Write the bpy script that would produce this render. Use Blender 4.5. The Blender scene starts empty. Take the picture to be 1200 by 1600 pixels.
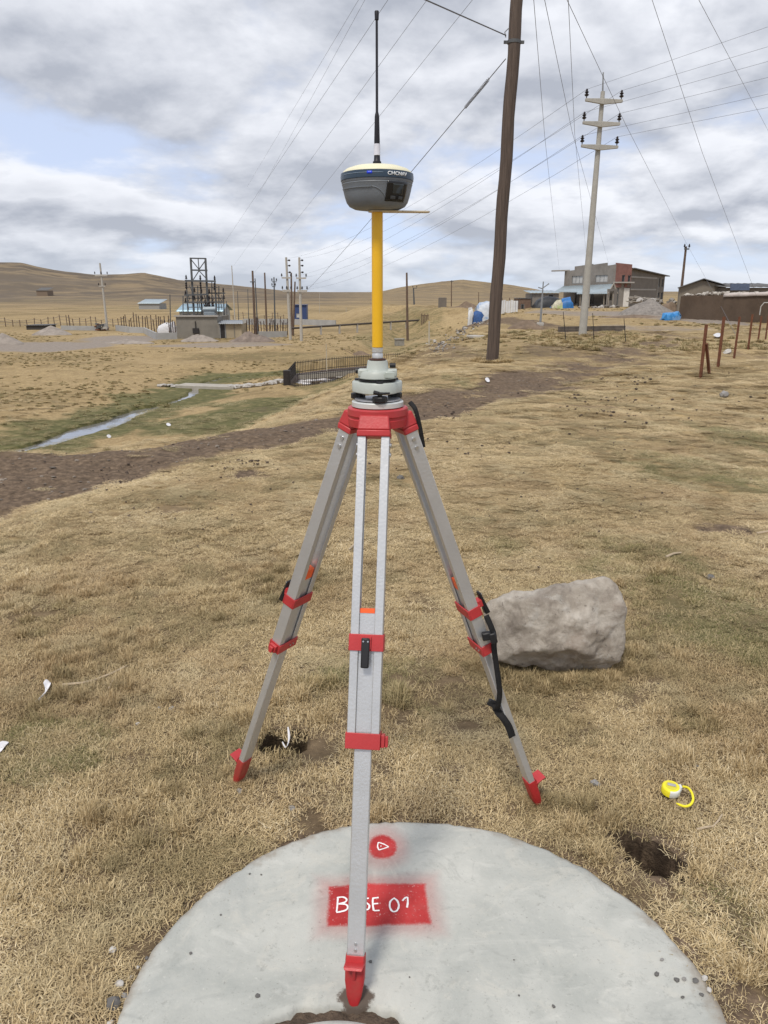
import bpy, bmesh, math, random
import numpy as np
from mathutils import Vector, Matrix, noise as mnoise

random.seed(7)
RNG = np.random.default_rng(11)
S = bpy.context.scene
COL = S.collection

# ------------------------------------------------------------------ camera
EYE = 1.6
F = 1200.0                      # focal length in pixels of the 1200 x 1600 picture
PITCH = math.atan((800 - 455) / F)
cam_d = bpy.data.cameras.new('camera')
cam = bpy.data.objects.new('camera', cam_d)
COL.objects.link(cam)
cam.location = (0, 0, EYE)
cam.rotation_euler = (math.pi / 2 - PITCH, 0, 0)
cam_d.sensor_fit = 'VERTICAL'
cam_d.sensor_height = 32.0
cam_d.lens = 32.0 * F / 1600.0
cam_d.clip_start = 0.05
cam_d.clip_end = 30000
S.camera = cam

# ------------------------------------------------------------------ sky and sun
SUN_EL, SUN_AZ = math.radians(58), math.radians(205)     # azimuth clockwise from +Y
wd = bpy.data.worlds.new('World'); S.world = wd; wd.use_nodes = True
def build_world():
    nt = wd.node_tree; N = nt.nodes; L = nt.links
    N.clear()
    out = N.new('ShaderNodeOutputWorld'); bg = N.new('ShaderNodeBackground')
    bg.inputs['Strength'].default_value = 0.1
    L.new(bg.outputs[0], out.inputs[0])
    sky = N.new('ShaderNodeTexSky'); sky.sky_type = 'NISHITA'; sky.sun_disc = False
    sky.sun_elevation = SUN_EL; sky.sun_rotation = SUN_AZ; sky.altitude = 3900
    def math_(op, a, b=None, c=None, clamp=False):
        n = N.new('ShaderNodeMath'); n.operation = op; n.use_clamp = clamp
        for i, v in enumerate((a, b, c)):
            if v is None: continue
            if isinstance(v, (int, float)): n.inputs[i].default_value = v
            else: L.new(v, n.inputs[i])
        return n.outputs[0]
    def mixc(f, a, b):
        n = N.new('ShaderNodeMix'); n.data_type = 'RGBA'
        for i, v in ((0, f), (6, a), (7, b)):
            if isinstance(v, (int, float)): n.inputs[i].default_value = v
            elif isinstance(v, tuple): n.inputs[i].default_value = (*v, 1)
            else: L.new(v, n.inputs[i])
        return n.outputs[2]
    def smooth(v, a, b, c=0., d=1.):
        n = N.new('ShaderNodeMapRange'); n.interpolation_type = 'SMOOTHSTEP'
        L.new(v, n.inputs[0])
        for i, q in ((1, a), (2, b), (3, c), (4, d)): n.inputs[i].default_value = q
        return n.outputs[0]
    tc = N.new('ShaderNodeTexCoord'); sep = N.new('ShaderNodeSeparateXYZ')
    L.new(tc.outputs['Generated'], sep.inputs[0])
    # direction -> point on a cloud deck that curves down with distance
    z = math_('ADD', math_('MAXIMUM', sep.outputs[2], 0.0), 0.30)
    u = math_('DIVIDE', sep.outputs[0], z); v = math_('DIVIDE', sep.outputs[1], z)
    def coord(k, ox=0., oy=0., oz=0.):
        c = N.new('ShaderNodeCombineXYZ')
        L.new(math_('MULTIPLY_ADD', u, k, ox), c.inputs[0]); L.new(math_('MULTIPLY_ADD', v, k, oy), c.inputs[1]); c.inputs[2].default_value = oz
        return c.outputs[0]
    def noise(vec, scale, detail, rough, dist=0.0):
        n = N.new('ShaderNodeTexNoise'); n.noise_dimensions = '3D'
        L.new(vec, n.inputs['Vector']); n.inputs['Scale'].default_value = scale
        n.inputs['Detail'].default_value = detail; n.inputs['Roughness'].default_value = rough
        n.inputs['Distortion'].default_value = dist
        return n.outputs[0]
    OX, OY = SKY_OFF
    big = noise(coord(1, OX, OY), 1.9, 9, 0.545, 0.10)
    up = noise(coord(0.955, OX, OY), 1.9, 9, 0.545, 0.10)
    veil = noise(coord(1, OX + 9.1, OY + 4.2), 1.0, 4, 0.5)
    dens = smooth(math_('ADD', big, math_('MULTIPLY', math_('SUBTRACT', veil, 0.5), 0.45)), 0.315, 0.485)
    lit = math_('MULTIPLY_ADD', math_('SUBTRACT', big, up), 5.2, 0.58, clamp=True)
    thick = smooth(big, 0.46, 0.72)
    shade = math_('SUBTRACT', lit, math_('MULTIPLY', thick, 0.50), clamp=True)
    cloud = mixc(shade, CLOUD_DARK, CLOUD_LIT)
    blue = mixc(0.78, sky.outputs[0], (6.6, 7.5, 9.6))
    colr = mixc(math_('MULTIPLY', dens, 0.92), blue, cloud)
    hzn = smooth(sep.outputs[2], 0.0, 0.08, 0.45, 0.0)
    L.new(mixc(hzn, colr, (5.9, 6.5, 7.4)), bg.inputs[0])
SKY_OFF = (87, 5)
CLOUD_DARK, CLOUD_LIT = (4.2, 4.45, 5.05), (8.7, 8.85, 9.3)
build_world()
sun_d = bpy.data.lights.new('sun', 'SUN'); sun_d.energy = 2.4; sun_d.angle = math.radians(12)
sun_d.color = (1.0, 0.93, 0.83)
sun = bpy.data.objects.new('sun', sun_d); COL.objects.link(sun)
sd = Vector((math.sin(SUN_AZ) * math.cos(SUN_EL), math.cos(SUN_AZ) * math.cos(SUN_EL), math.sin(SUN_EL)))
sun.rotation_euler = (-sd).to_track_quat('-Z', 'Y').to_euler()
sun.location = sd * 50

S.render.engine = 'CYCLES'
S.view_settings.view_transform = 'Standard'; S.view_settings.look = 'None'
S.view_settings.gamma = 1.0; S.view_settings.exposure = 0.14
S.view_settings.use_curve_mapping = False

# ------------------------------------------------------------------ rays: pixel of the photograph -> place
CP, SP = math.cos(PITCH), math.sin(PITCH)
def ray(px, py):
    dx, dy = px - 600.0, py - 800.0
    return (dx, F * CP - dy * SP, -(F * SP + dy * CP))
def P(px, py, Y):
    x, y, z = ray(px, py); k = Y / y
    return Vector((x * k, Y, EYE + z * k))
def PL(px, py, z0):
    x, y, z = ray(px, py); k = (z0 - EYE) / z
    return Vector((x * k, y * k, z0))
def proj(p):
    x, y, z = p[0], p[1], p[2] - EYE
    d = y * CP - z * SP; v = y * SP + z * CP
    return 600 + F * x / d, 800 - F * v / d

# ------------------------------------------------------------------ numpy noise
_perm = np.random.default_rng(5).permutation(1 << 12)
_val = np.random.default_rng(6).random(1 << 12)
def vnoise(x, y):
    xi = np.floor(x).astype(np.int64); yi = np.floor(y).astype(np.int64)
    fx = x - xi; fy = y - yi
    fx = fx * fx * fx * (fx * (fx * 6 - 15) + 10); fy = fy * fy * fy * (fy * (fy * 6 - 15) + 10)
    def h(a, b): return _val[(_perm[(a & 4095)] + b * 57) & 4095]
    return (h(xi, yi) * (1 - fx) + h(xi + 1, yi) * fx) * (1 - fy) + (h(xi, yi + 1) * (1 - fx) + h(xi + 1, yi + 1) * fx) * fy - 0.5
def fbm(x, y, o=4):
    r = 0; a = 1.0
    for i in range(o):
        r = r + a * vnoise(x + 13.7 * i, y - 7.3 * i); x = x * 2.03; y = y * 2.03; a *= 0.5
    return r
def sstep(a, b, x):
    t = np.clip((x - a) / (b - a), 0, 1); return t * t * (3 - 2 * t)
def polydist(x, y, pts, signed=False):
    best = np.full(np.shape(x), 1e9); side = np.zeros(np.shape(x)); par = np.zeros(np.shape(x))
    for i in range(len(pts) - 1):
        ax, ay = pts[i][0], pts[i][1]; bx, by = pts[i + 1][0], pts[i + 1][1]
        vx, vy = bx - ax, by - ay; l2 = vx * vx + vy * vy
        t = np.clip(((x - ax) * vx + (y - ay) * vy) / l2, 0, 1)
        dx = x - ax - t * vx; dy = y - ay - t * vy
        d = np.hypot(dx, dy); m = d < best
        best = np.where(m, d, best)
        side = np.where(m, np.sign(vx * (y - ay) - vy * (x - ax)), side)
        par = np.where(m, i + t, par)
    return (best * side if signed else best), par

# ------------------------------------------------------------------ terrain height
PLAIN = -4.0
CREST = [(-60, -1.0), (-14, 5.3), (-4.6, 7.1), (-3.0, 7.5), (-1.75, 8.4), (-.35, 10.2), (1.3, 14.5), (2.35, 19.5), (3.8, 26), (8.0, 46), (16.5, 88), (40, 170), (120, 400)]
SPUR = [(30, 104), (16, 112), (8, 128), (2, 150)]
PAD_C, PAD_R = (0.082, 1.345), 0.692
STREAM = [PL(*q, PLAIN - .2) for q in ((-160, 750), (0, 712), (70, 696), (105, 684), (150, 670), (178, 661), (196, 652), (232, 640), (262, 633), (300, 618), (310, 602), (352, 590), (450, 586))]
STREAM2 = [PL(*q, PLAIN) for q in ((560, 556), (600, 545), (640, 520), (600, 505))]
TRACK = [PL(*q, -.05) for q in ((-420, 860), (-150, 803), (0, 770), (200, 722), (400, 685), (560, 652), (700, 622), (800, 601), (880, 579), (930, 562), (985, 543), (1060, 522), (1010, 506))]
HOLES = [(PL(443, 1163, 0), .082, .088, 0.05, .5), (PL(1013, 1338, 0), .122, .060, -0.80, .6)]
PIT = [PL(*q, PLAIN) for q in ((450, 604), (482, 608), (600, 596), (640, 575), (600, 560), (470, 575))]
RIDGE_L = np.array([(-2500, 425), (-900, 420), (-300, 408), (-60, 416), (0, 413.5), (40, 414), (60, 419), (85, 424), (110, 427.5), (150, 431), (200, 430), (228, 428), (250, 432), (280, 438), (310, 440), (350, 444), (400, 450), (450, 455.5), (490, 459), (540, 464), (700, 470), (4000, 470)], float)
RIDGE_R = np.array([(-2500, 470), (480, 470), (540, 461.5), (575, 459), (600, 455), (625, 450), (650, 446), (690, 440), (722, 437), (755, 440.5), (800, 446), (830, 451), (870, 459), (960, 466), (1100, 462), (1500, 450), (2600, 440), (4000, 440)], float)
def ridge_tan(tab, px):      # elevation tangent of the skyline at forward direction px
    y = np.interp(px, tab[:, 0], tab[:, 1])
    dy = y - 800
    return -(F * SP + dy * CP) / (F * CP - dy * SP)
def inside_poly(x, y, poly):
    c = np.zeros(np.shape(x), bool); n = len(poly)
    for i in range(n):
        x1, y1 = poly[i][0], poly[i][1]; x2, y2 = poly[i - 1][0], poly[i - 1][1]
        c ^= ((y1 > y) != (y2 > y)) & (x < (x2 - x1) * (y - y1) / (y2 - y1 + 1e-12) + x1)
    return c
def height(x, y):
    x = np.asarray(x, float); y = np.asarray(y, float)
    r = np.hypot(x, y)
    far = sstep(2.6, 7, r)
    z = -0.006 * np.clip(r - 3, 0, 45)
    z = z + far * (0.16 * fbm(x * .23 + 3, y * .23, 3) + 0.03 * fbm(x * 1.3, y * 1.3, 3)) + 0.012 * fbm(x * 4.1, y * 4.1, 3)
    z = z + .05 * fbm(x * 2.3 + 9, y * 2.3, 2) * sstep(5, 14, r)
    wob = fbm(x * .35, y * .35, 3)
    d, par = polydist(x, y, CREST, True)
    dd = d + wob * 1.6 * sstep(12, 20, y)
    wid = np.interp(par, [0, 3, 4, 5, 6, 8, 12], [7.0, 7.0, 8.0, 10.0, 11.0, 11.0, 14.0])
    s = np.clip(dd / wid, 0, 1); s = s * s * (3 - 2 * s)
    z = z + (PLAIN + .3 + .18 * fbm(x * .08, y * .08, 3) - z) * s
    # a spur of higher ground on the far rim of the valley
    sp_, _ = polydist(x, y, SPUR); z = np.maximum(z, z + (-1.0 + .5 * wob - z) * (1 - sstep(4, 16, sp_)) * (y > 70))
    td, _ = polydist(x, y, TRACK)
    z = z - 0.05 * (1 - sstep(.5, 1.3, td)) * sstep(3, 6, r)
    z = z + 0.035 * (1 - sstep(.6, 1.0, td)) * fbm(x * 3.0, y * 3.0, 3)
    # stream channel
    near = (y > 15) & (y < 140)
    sd_, sp = polydist(x, y, STREAM)
    w = np.interp(sp, [0, 2, 4, 6.8, 7.4, 12], [.15, .28, .62, .36, .12, .1]) * (1 + .5 * fbm(x * .5 + 4, y * .5, 2))
    z = z - np.where(near, 0.55 * (1 - sstep(w * 1.0, w * 1.5, sd_)), 0)
    z = z - np.where(near, 0.35 * (1 - sstep(1.5, 6, sd_)), 0)
    sd2, _ = polydist(x, y, STREAM2)
    z = z - np.where(near, 0.7 * (1 - sstep(1.0, 3.0, sd2)), 0)
    z = z - np.where(near & inside_poly(x, y, PIT), 0.9, 0)
    # hills
    px = 600 + (x / np.maximum(y, 1)) * (F * CP + 340 * SP)
    rr = np.maximum(y, 1)
    n1 = fbm(x * .004, y * .004, 5)
    hl = EYE + ridge_tan(RIDGE_L, px) * 1250.0
    bl = sstep(330, 1250, rr + 220 * n1) * (1 - .6 * sstep(1300, 2600, rr))
    zl = (hl - PLAIN) * bl
    hr = EYE + ridge_tan(RIDGE_R, px) * 2300.0
    br = sstep(1050, 2300, rr + 260 * n1) * (1 - .6 * sstep(2400, 4200, rr))
    zr = (hr - PLAIN) * br
    hill = np.maximum(np.maximum(zl, zr), 0)
    n2 = fbm(x * .015 + 7, y * .015, 4)
    z = z + np.where(y > 300, hill + np.minimum(hill, 12) * (.16 * n1 + .10 * n2) - .5 * np.abs(n2) * sstep(3, 12, hill), 0)
    z = np.where(y > 5000, z - 30 * sstep(5000, 7000, y), z)
    # the slab sits in a shallow seat, the two dug holes
    pd = np.hypot(x - PAD_C[0], y - PAD_C[1])
    z = z - 0.07 * (1 - sstep(PAD_R - .03, PAD_R + .012, pd))
    for c, a, b, rot, dep in HOLES:
        ca, sa = math.cos(rot), math.sin(rot)
        u = ((x - c.x) * ca + (y - c.y) * sa) / a; v = (-(x - c.x) * sa + (y - c.y) * ca) / b
        e = np.hypot(u, v) + .22 * fbm(x * 16, y * 16, 2)
        z = z - dep * (1 - sstep(.93, 1.04, e))
    return z
def hz(x, y): return float(height(np.array([x]), np.array([y]))[0])
def G(px, py, ymin=0.5, ymax=2600):
    """where the ray through a pixel of the photograph meets the ground"""
    x, y, z = ray(px, py)
    ys = np.geomspace(ymin, ymax, 500)
    xs = x / y * ys; zs = EYE + z / y * ys
    b = zs < height(xs, ys)
    if not b.any(): return P(px, py, ymax)
    i = int(np.argmax(b)); lo, hi = ys[max(i - 1, 0)], ys[i]
    for _ in range(3):
        yy = np.linspace(lo, hi, 12); bb = EYE + z / y * yy < height(x / y * yy, yy); j = int(np.argmax(bb)) if bb.any() else 11; lo, hi = yy[max(j - 1, 0)], yy[j]
    return Vector((x / y * hi, hi, hz(x / y * hi, hi)))
def mpp(p):                       # metres per photo pixel at a point
    return (p[1] * CP - (p[2] - EYE) * SP) / F

# ------------------------------------------------------------------ materials
MATS = {}
def principled(name):
    m = bpy.data.materials.new(name); m.use_nodes = True
    nt = m.node_tree; return m, nt, nt.nodes['Principled BSDF']
def M(name, col, rough=.65, metal=0., var=.18, scale=6., bump=0., bscale=None, var2=0., col2=None, spec=.4, emit=None, trans=0.):
    if name in MATS: return MATS[name]
    m, nt, bs = principled(name); N, L = nt.nodes, nt.links
    tc = N.new('ShaderNodeTexCoord')
    n1 = N.new('ShaderNodeTexNoise'); n1.inputs['Scale'].default_value = scale; n1.inputs['Detail'].default_value = 6; n1.inputs['Roughness'].default_value = .62
    L.new(tc.outputs['Object'], n1.inputs['Vector'])
    cr = N.new('ShaderNodeValToRGB'); L.new(n1.outputs[0], cr.inputs[0])
    lo = tuple(max(c * (1 - var), 0) for c in col); hi = tuple(min(c * (1 + var), 1) for c in col)
    cr.color_ramp.elements[0].position = .3; cr.color_ramp.elements[0].color = (*lo, 1)
    cr.color_ramp.elements[1].position = .7; cr.color_ramp.elements[1].color = (*hi, 1)
    out = cr.outputs[0]
    if col2 is not None:
        n2 = N.new('ShaderNodeTexNoise'); n2.inputs['Scale'].default_value = scale * .33; n2.inputs['Detail'].default_value = 8; n2.inputs['Roughness'].default_value = .7
        L.new(tc.outputs['Object'], n2.inputs['Vector'])
        mr = N.new('ShaderNodeMapRange'); mr.interpolation_type = 'SMOOTHSTEP'; mr.inputs[1].default_value = .48; mr.inputs[2].default_value = .62; mr.inputs[4].default_value = var2 or .8
        L.new(n2.outputs[0], mr.inputs[0])
        mx = N.new('ShaderNodeMix'); mx.data_type = 'RGBA'; L.new(mr.outputs[0], mx.inputs[0]); L.new(out, mx.inputs[6]); mx.inputs[7].default_value = (*col2, 1)
        out = mx.outputs[2]
    L.new(out, bs.inputs['Base Color'])
    bs.inputs['Roughness'].default_value = rough; bs.inputs['Metallic'].default_value = metal
    bs.inputs['Specular IOR Level'].default_value = spec
    if bump:
        n3 = N.new('ShaderNodeTexNoise'); n3.inputs['Scale'].default_value = bscale or scale * 4; n3.inputs['Detail'].default_value = 5
        L.new(tc.outputs['Object'], n3.inputs['Vector'])
        b = N.new('ShaderNodeBump'); b.inputs['Strength'].default_value = min(bump, 1.); b.inputs['Distance'].default_value = .02
        L.new(n3.outputs[0], b.inputs['Height']); L.new(b.outputs[0], bs.inputs['Normal'])
    if emit: bs.inputs['Emission Color'].default_value = (*emit[0], 1); bs.inputs['Emission Strength'].default_value = emit[1]
    MATS[name] = m
    return m

# ------------------------------------------------------------------ mesh builder
WORLD = {}          # object -> world origin
class MB:
    def __init__(s): s.v = []; s.f = []
    def add(s, vs, fs):
        b = len(s.v); s.v += [tuple(v) for v in vs]; s.f += [tuple(i + b for i in f) for f in fs]; return s
    def hexa(s, p):     # 8 points: bottom 4 (ccw), top 4
        return s.add(p, [(3, 2, 1, 0), (4, 5, 6, 7), (0, 1, 5, 4), (1, 2, 6, 5), (2, 3, 7, 6), (3, 0, 4, 7)])
    def box(s, c, size, mat=None):
        x, y, z = (q / 2 for q in size)
        p = [Vector(q) for q in ((-x, -y, -z), (x, -y, -z), (x, y, -z), (-x, y, -z), (-x, -y, z), (x, -y, z), (x, y, z), (-x, y, z))]
        if mat is not None: p = [mat @ q for q in p]
        return s.hexa([q + Vector(c) for q in p])
    def beam(s, p0, p1, w, h, up=(0, 0, 1)):
        p0, p1 = Vector(p0), Vector(p1); d = (p1 - p0).normalized()
        a = d.cross(Vector(up))
        if a.length < 1e-4: a = d.cross(Vector((1, 0, 0)))
        a.normalize(); b = a.cross(d)
        q = [(-1, -1), (1, -1), (1, 1), (-1, 1)]
        return s.hexa([p0 + a * (w / 2 * i) + b * (h / 2 * j) for i, j in q] + [p1 + a * (w / 2 * i) + b * (h / 2 * j) for i, j in q])
    def tube(s, pts, rad, seg=8, caps=True, flat=None):
        pts = [Vector(p) for p in pts]; n = len(pts)
        if not hasattr(rad, '__len__'): rad = [rad] * n
        vs = []; prev = None
        for i, p in enumerate(pts):
            d = (pts[min(i + 1, n - 1)] - pts[max(i - 1, 0)]).normalized()
            if prev is None:
                a = d.cross(Vector((0, 0, 1)))
                if a.length < 1e-3: a = d.cross(Vector((1, 0, 0)))
            else: a = prev - d * prev.dot(d)
            a.normalize(); prev = a; b = d.cross(a)
            for k in range(seg):
                t = 2 * math.pi * k / seg
                o = a * math.cos(t) * rad[i] + b * math.sin(t) * rad[i]
                if flat is not None: o.z *= flat
                vs.append(p + o)
        fs = [(i * seg + k, i * seg + (k + 1) % seg, (i + 1) * seg + (k + 1) % seg, (i + 1) * seg + k) for i in range(n - 1) for k in range(seg)]
        if caps: fs += [tuple(reversed(range(seg))), tuple(range((n - 1) * seg, n * seg))]
        return s.add(vs, fs)
    def cyl(s, p0, p1, r0, r1=None, seg=16): return s.tube([p0, p1], [r0, r0 if r1 is None else r1], seg)
    def lathe(s, prof, c=(0, 0, 0), seg=40):
        c = Vector(c); vs = []; n = len(prof)
        for r, z in prof:
            for k in range(seg):
                t = 2 * math.pi * k / seg; vs.append((c.x + r * math.cos(t), c.y + r * math.sin(t), c.z + z))
        fs = [(i * seg + k, i * seg + (k + 1) % seg, (i + 1) * seg + (k + 1) % seg, (i + 1) * seg + k) for i in range(n - 1) for k in range(seg)]
        fs += [tuple(reversed(range(seg))), tuple(range((n - 1) * seg, n * seg))]
        return s.add(vs, fs)
    def prism(s, poly, f0, f1):   # poly of 2d points, f0/f1 map them to 3d
        n = len(poly); vs = [f0(*q) for q in poly] + [f1(*q) for q in poly]
        return s.add(vs, [tuple(reversed(range(n))), tuple(range(n, 2 * n))] + [(i, (i + 1) % n, n + (i + 1) % n, n + i) for i in range(n)])
    def grid(s, rows):
        n, m = len(rows), len(rows[0])
        return s.add([p for r in rows for p in r], [(i * m + j, i * m + j + 1, (i + 1) * m + j + 1, (i + 1) * m + j) for i in range(n - 1) for j in range(m - 1)])
    def build(s, name, mat, parent=None, origin=None, smooth=35, bevel=0., solid=0., fixn=True):
        me = bpy.data.meshes.new(name)
        if origin is None:
            if parent is not None: origin = WORLD[parent]
            else:
                a = np.array(s.v); o = (a.min(0) + a.max(0)) / 2; origin = Vector((o[0], o[1], a[:, 2].min()))
        origin = Vector(origin)
        me.from_pydata([(v[0] - origin.x, v[1] - origin.y, v[2] - origin.z) for v in s.v], [], s.f)
        if fixn:
            bm = bmesh.new(); bm.from_mesh(me); bmesh.ops.recalc_face_normals(bm, faces=bm.faces); bm.to_mesh(me); bm.free()
        me.validate(); me.update()
        if smooth:
            me.polygons.foreach_set('use_smooth', [True] * len(me.polygons)); me.set_sharp_from_angle(angle=math.radians(smooth))
        if mat is not None: me.materials.append(mat)
        o = bpy.data.objects.new(name, me); COL.objects.link(o)
        WORLD[o] = origin
        if parent is not None: o.parent = parent; o.location = origin - WORLD[parent]
        else: o.location = origin
        if solid:
            md = o.modifiers.new('thickness', 'SOLIDIFY'); md.thickness = solid; md.offset = 0
        if bevel:
            md = o.modifiers.new('bevel', 'BEVEL'); md.width = bevel; md.segments = 2; md.limit_method = 'ANGLE'; md.angle_limit = math.radians(40)
        return o
def tag(o, label=None, cat=None, group=None, kind=None):
    if label: o['label'] = label
    if cat: o['category'] = cat
    if group: o['group'] = group
    if cat and not kind: kind = 'thing'
    if kind: o['kind'] = kind
    return o
def thing(name, loc, label, cat, group=None):
    o = bpy.data.objects.new(name, None); COL.objects.link(o); o.location = loc; WORLD[o] = Vector(loc)
    o.empty_display_size = .1
    return tag(o, label, cat, group, 'thing')
def copy_part(src, parent, loc, rot=None, scale=None):
    c = src.copy(); COL.objects.link(c); c.parent = parent; c.location = Vector(loc) - (WORLD[parent] if parent else Vector())
    if rot is not None: c.rotation_euler = rot
    if scale is not None: c.scale = scale if hasattr(scale, '__len__') else (scale,) * 3
    WORLD[c] = Vector(loc)
    return c
def stone_mesh(name, seed, sub=2, rough=.25, mat=None, flat=.7):
    bm = bmesh.new(); bmesh.ops.create_icosphere(bm, subdivisions=sub, radius=1)
    rnd = random.Random(seed); off = Vector((rnd.random() * 50, rnd.random() * 50, rnd.random() * 50))
    pl = [(Vector((rnd.uniform(-1, 1), rnd.uniform(-1, 1), rnd.uniform(-1, 1))).normalized(), rnd.uniform(.6, .95)) for _ in range(9)]
    for v in bm.verts:
        d = v.co.normalized(); r = 1.0
        for n_, k in pl:
            c = d.dot(n_)
            if c > .05: r = min(r, k / c)
        r *= 1 + rough * mnoise.noise(d * 1.7 + off) + rough * .4 * mnoise.noise(d * 4 + off)
        v.co = Vector((d.x * r, d.y * r, d.z * r * flat))
    me = bpy.data.meshes.new(name); bm.to_mesh(me); bm.free()
    me.polygons.foreach_set('use_smooth', [True] * len(me.polygons)); me.set_sharp_from_angle(angle=math.radians(30 if sub < 3 else 60))
    if mat: me.materials.append(mat)
    return me
def place(name, me, parent, loc, scale, rot=(0, 0, 0)):
    o = bpy.data.objects.new(name, me); COL.objects.link(o); o.parent = parent
    o.location = Vector(loc) - (WORLD[parent] if parent else Vector()); o.scale = scale if hasattr(scale, '__len__') else (scale,) * 3
    o.rotation_euler = rot; WORLD[o] = Vector(loc)
    return o

# ------------------------------------------------------------------ ground
_EC = {}
def ellipse_mask(x, y, lst):
    m = np.zeros(np.shape(x))
    for q in lst:
        if q not in _EC:
            px, py, rx, ry, k = q; c = G(px, py); s = mpp(c)
            _EC[q] = (c.x, c.y, rx * s, max(abs(PL(px, max(py - ry, 463), c.z - .05).y - PL(px, py + ry, c.z - .05).y) / 2, .02))
        cx, cy, ax, ay = _EC[q]; k = q[4]
        i = np.nonzero((np.abs(x - cx) < ax * 1.7) & (np.abs(y - cy) < ay * 1.7))[0]
        if not len(i): continue
        X_, Y_ = x[i], y[i]
        e = np.hypot((X_ - cx) / ax, (Y_ - cy) / ay) + .5 * fbm(X_ / ax * 1.2 + q[0], Y_ / ay * 1.2, 3)
        m[i] = np.maximum(m[i], k * (1 - sstep(.6, 1.15, e)))
    return m
DIRT_SPOTS = [(390, 742, 45, 9, .8), (470, 672, 90, 10, .7), (300, 725, 60, 9, .4), (50, 730, 25, 6, .7), (620, 700, 40, 8, .5), (985, 1085, 80, 35, .35), (1130, 825, 55, 14, .7), (260, 795, 50, 8, .5),
              (830, 505, 40, 12, .7), (900, 520, 60, 8, .5), (1010, 560, 60, 6, .5), (870, 548, 60, 8, .5), (700, 545, 60, 20, .5), (760, 505, 60, 10, .7), (950, 640, 60, 8, .45), (730, 660, 60, 6, .4), (640, 560, 30, 6, .4),
              (1190, 560, 30, 10, .4), (430, 640, 60, 6, .4), (400, 690, 80, 8, .4), (1150, 1560, 60, 50, .8), (410, 1200, 30, 14, .2)]
GRAVEL_SPOTS = [(60, 541, 110, 10, .75), (190, 529, 90, 8, .7), (350, 538, 130, 5, .6), (1000, 492, 60, 10, .7), (900, 490, 80, 5, .6), (1000, 515, 120, 8, .5)]
GREEN_SPOTS = [(330, 655, 130, 24, .95), (430, 630, 100, 12, .9), (80, 672, 90, 18, .8), (230, 622, 60, 8, .8), (330, 600, 60, 6, .6), (520, 600, 60, 14, .6), (640, 515, 60, 12, .45), (640, 545, 60, 14, .5), (600, 530, 60, 14, .5), (1130, 960, 160, 60, .45), (1090, 740, 130, 40, .35), (1180, 690, 60, 40, .45),
               (60, 1180, 120, 60, .35), (600, 1060, 130, 50, .25), (1170, 1420, 50, 50, .5), (80, 960, 150, 30, .2), (720, 600, 60, 12, .35), (860, 850, 150, 20, .25), (1000, 880, 120, 30, .3), (400, 1180, 60, 30, .25), (1100, 1130, 80, 40, .2), (60, 700, 60, 5, .3),
               (400, 556, 150, 5, .4), (200, 580, 160, 4, .25), (250, 481, 200, 3, .4), (100, 468, 140, 3, .5)]
def ground_masks(x, y):
    td, tp_ = polydist(x, y, TRACK)
    n = fbm(x * .8, y * .8, 4)
    dirt = 1.0 * (1 - sstep(.45, 1.5, td + .75 * n))
    dirt *= (.92 + .6 * fbm(x * 1.1, y * 1.1, 4)) * np.interp(tp_, [0, 7, 9, 12], [1, 1, .75, .45])
    dirt = np.maximum(dirt, ellipse_mask(x, y, DIRT_SPOTS))
    pd = np.hypot(x - PAD_C[0], y - PAD_C[1])
    dirt = np.maximum(dirt, .85 * (1 - sstep(PAD_R + .005, PAD_R + .04, pd + .04 * fbm(x * 9, y * 9, 2))))
    for c, a, b, rot, dep in HOLES:
        dirt = np.maximum(dirt, 1.2 * (1 - sstep(max(a, b) * .8, max(a, b) * 1.12, np.hypot(x - c.x, y - c.y))))
    green = ellipse_mask(x, y, GREEN_SPOTS)
    sdist, _ = polydist(x, y, STREAM)
    green = np.maximum(green, .95 * (1 - sstep(1.4, 3.4, sdist + 1.2 * n)) * (y > 15))
    green = np.clip(green * (1 - .0 * n), 0, 1)
    gravel = ellipse_mask(x, y, GRAVEL_SPOTS)
    return np.clip(dirt, 0, 1), green, gravel
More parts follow.
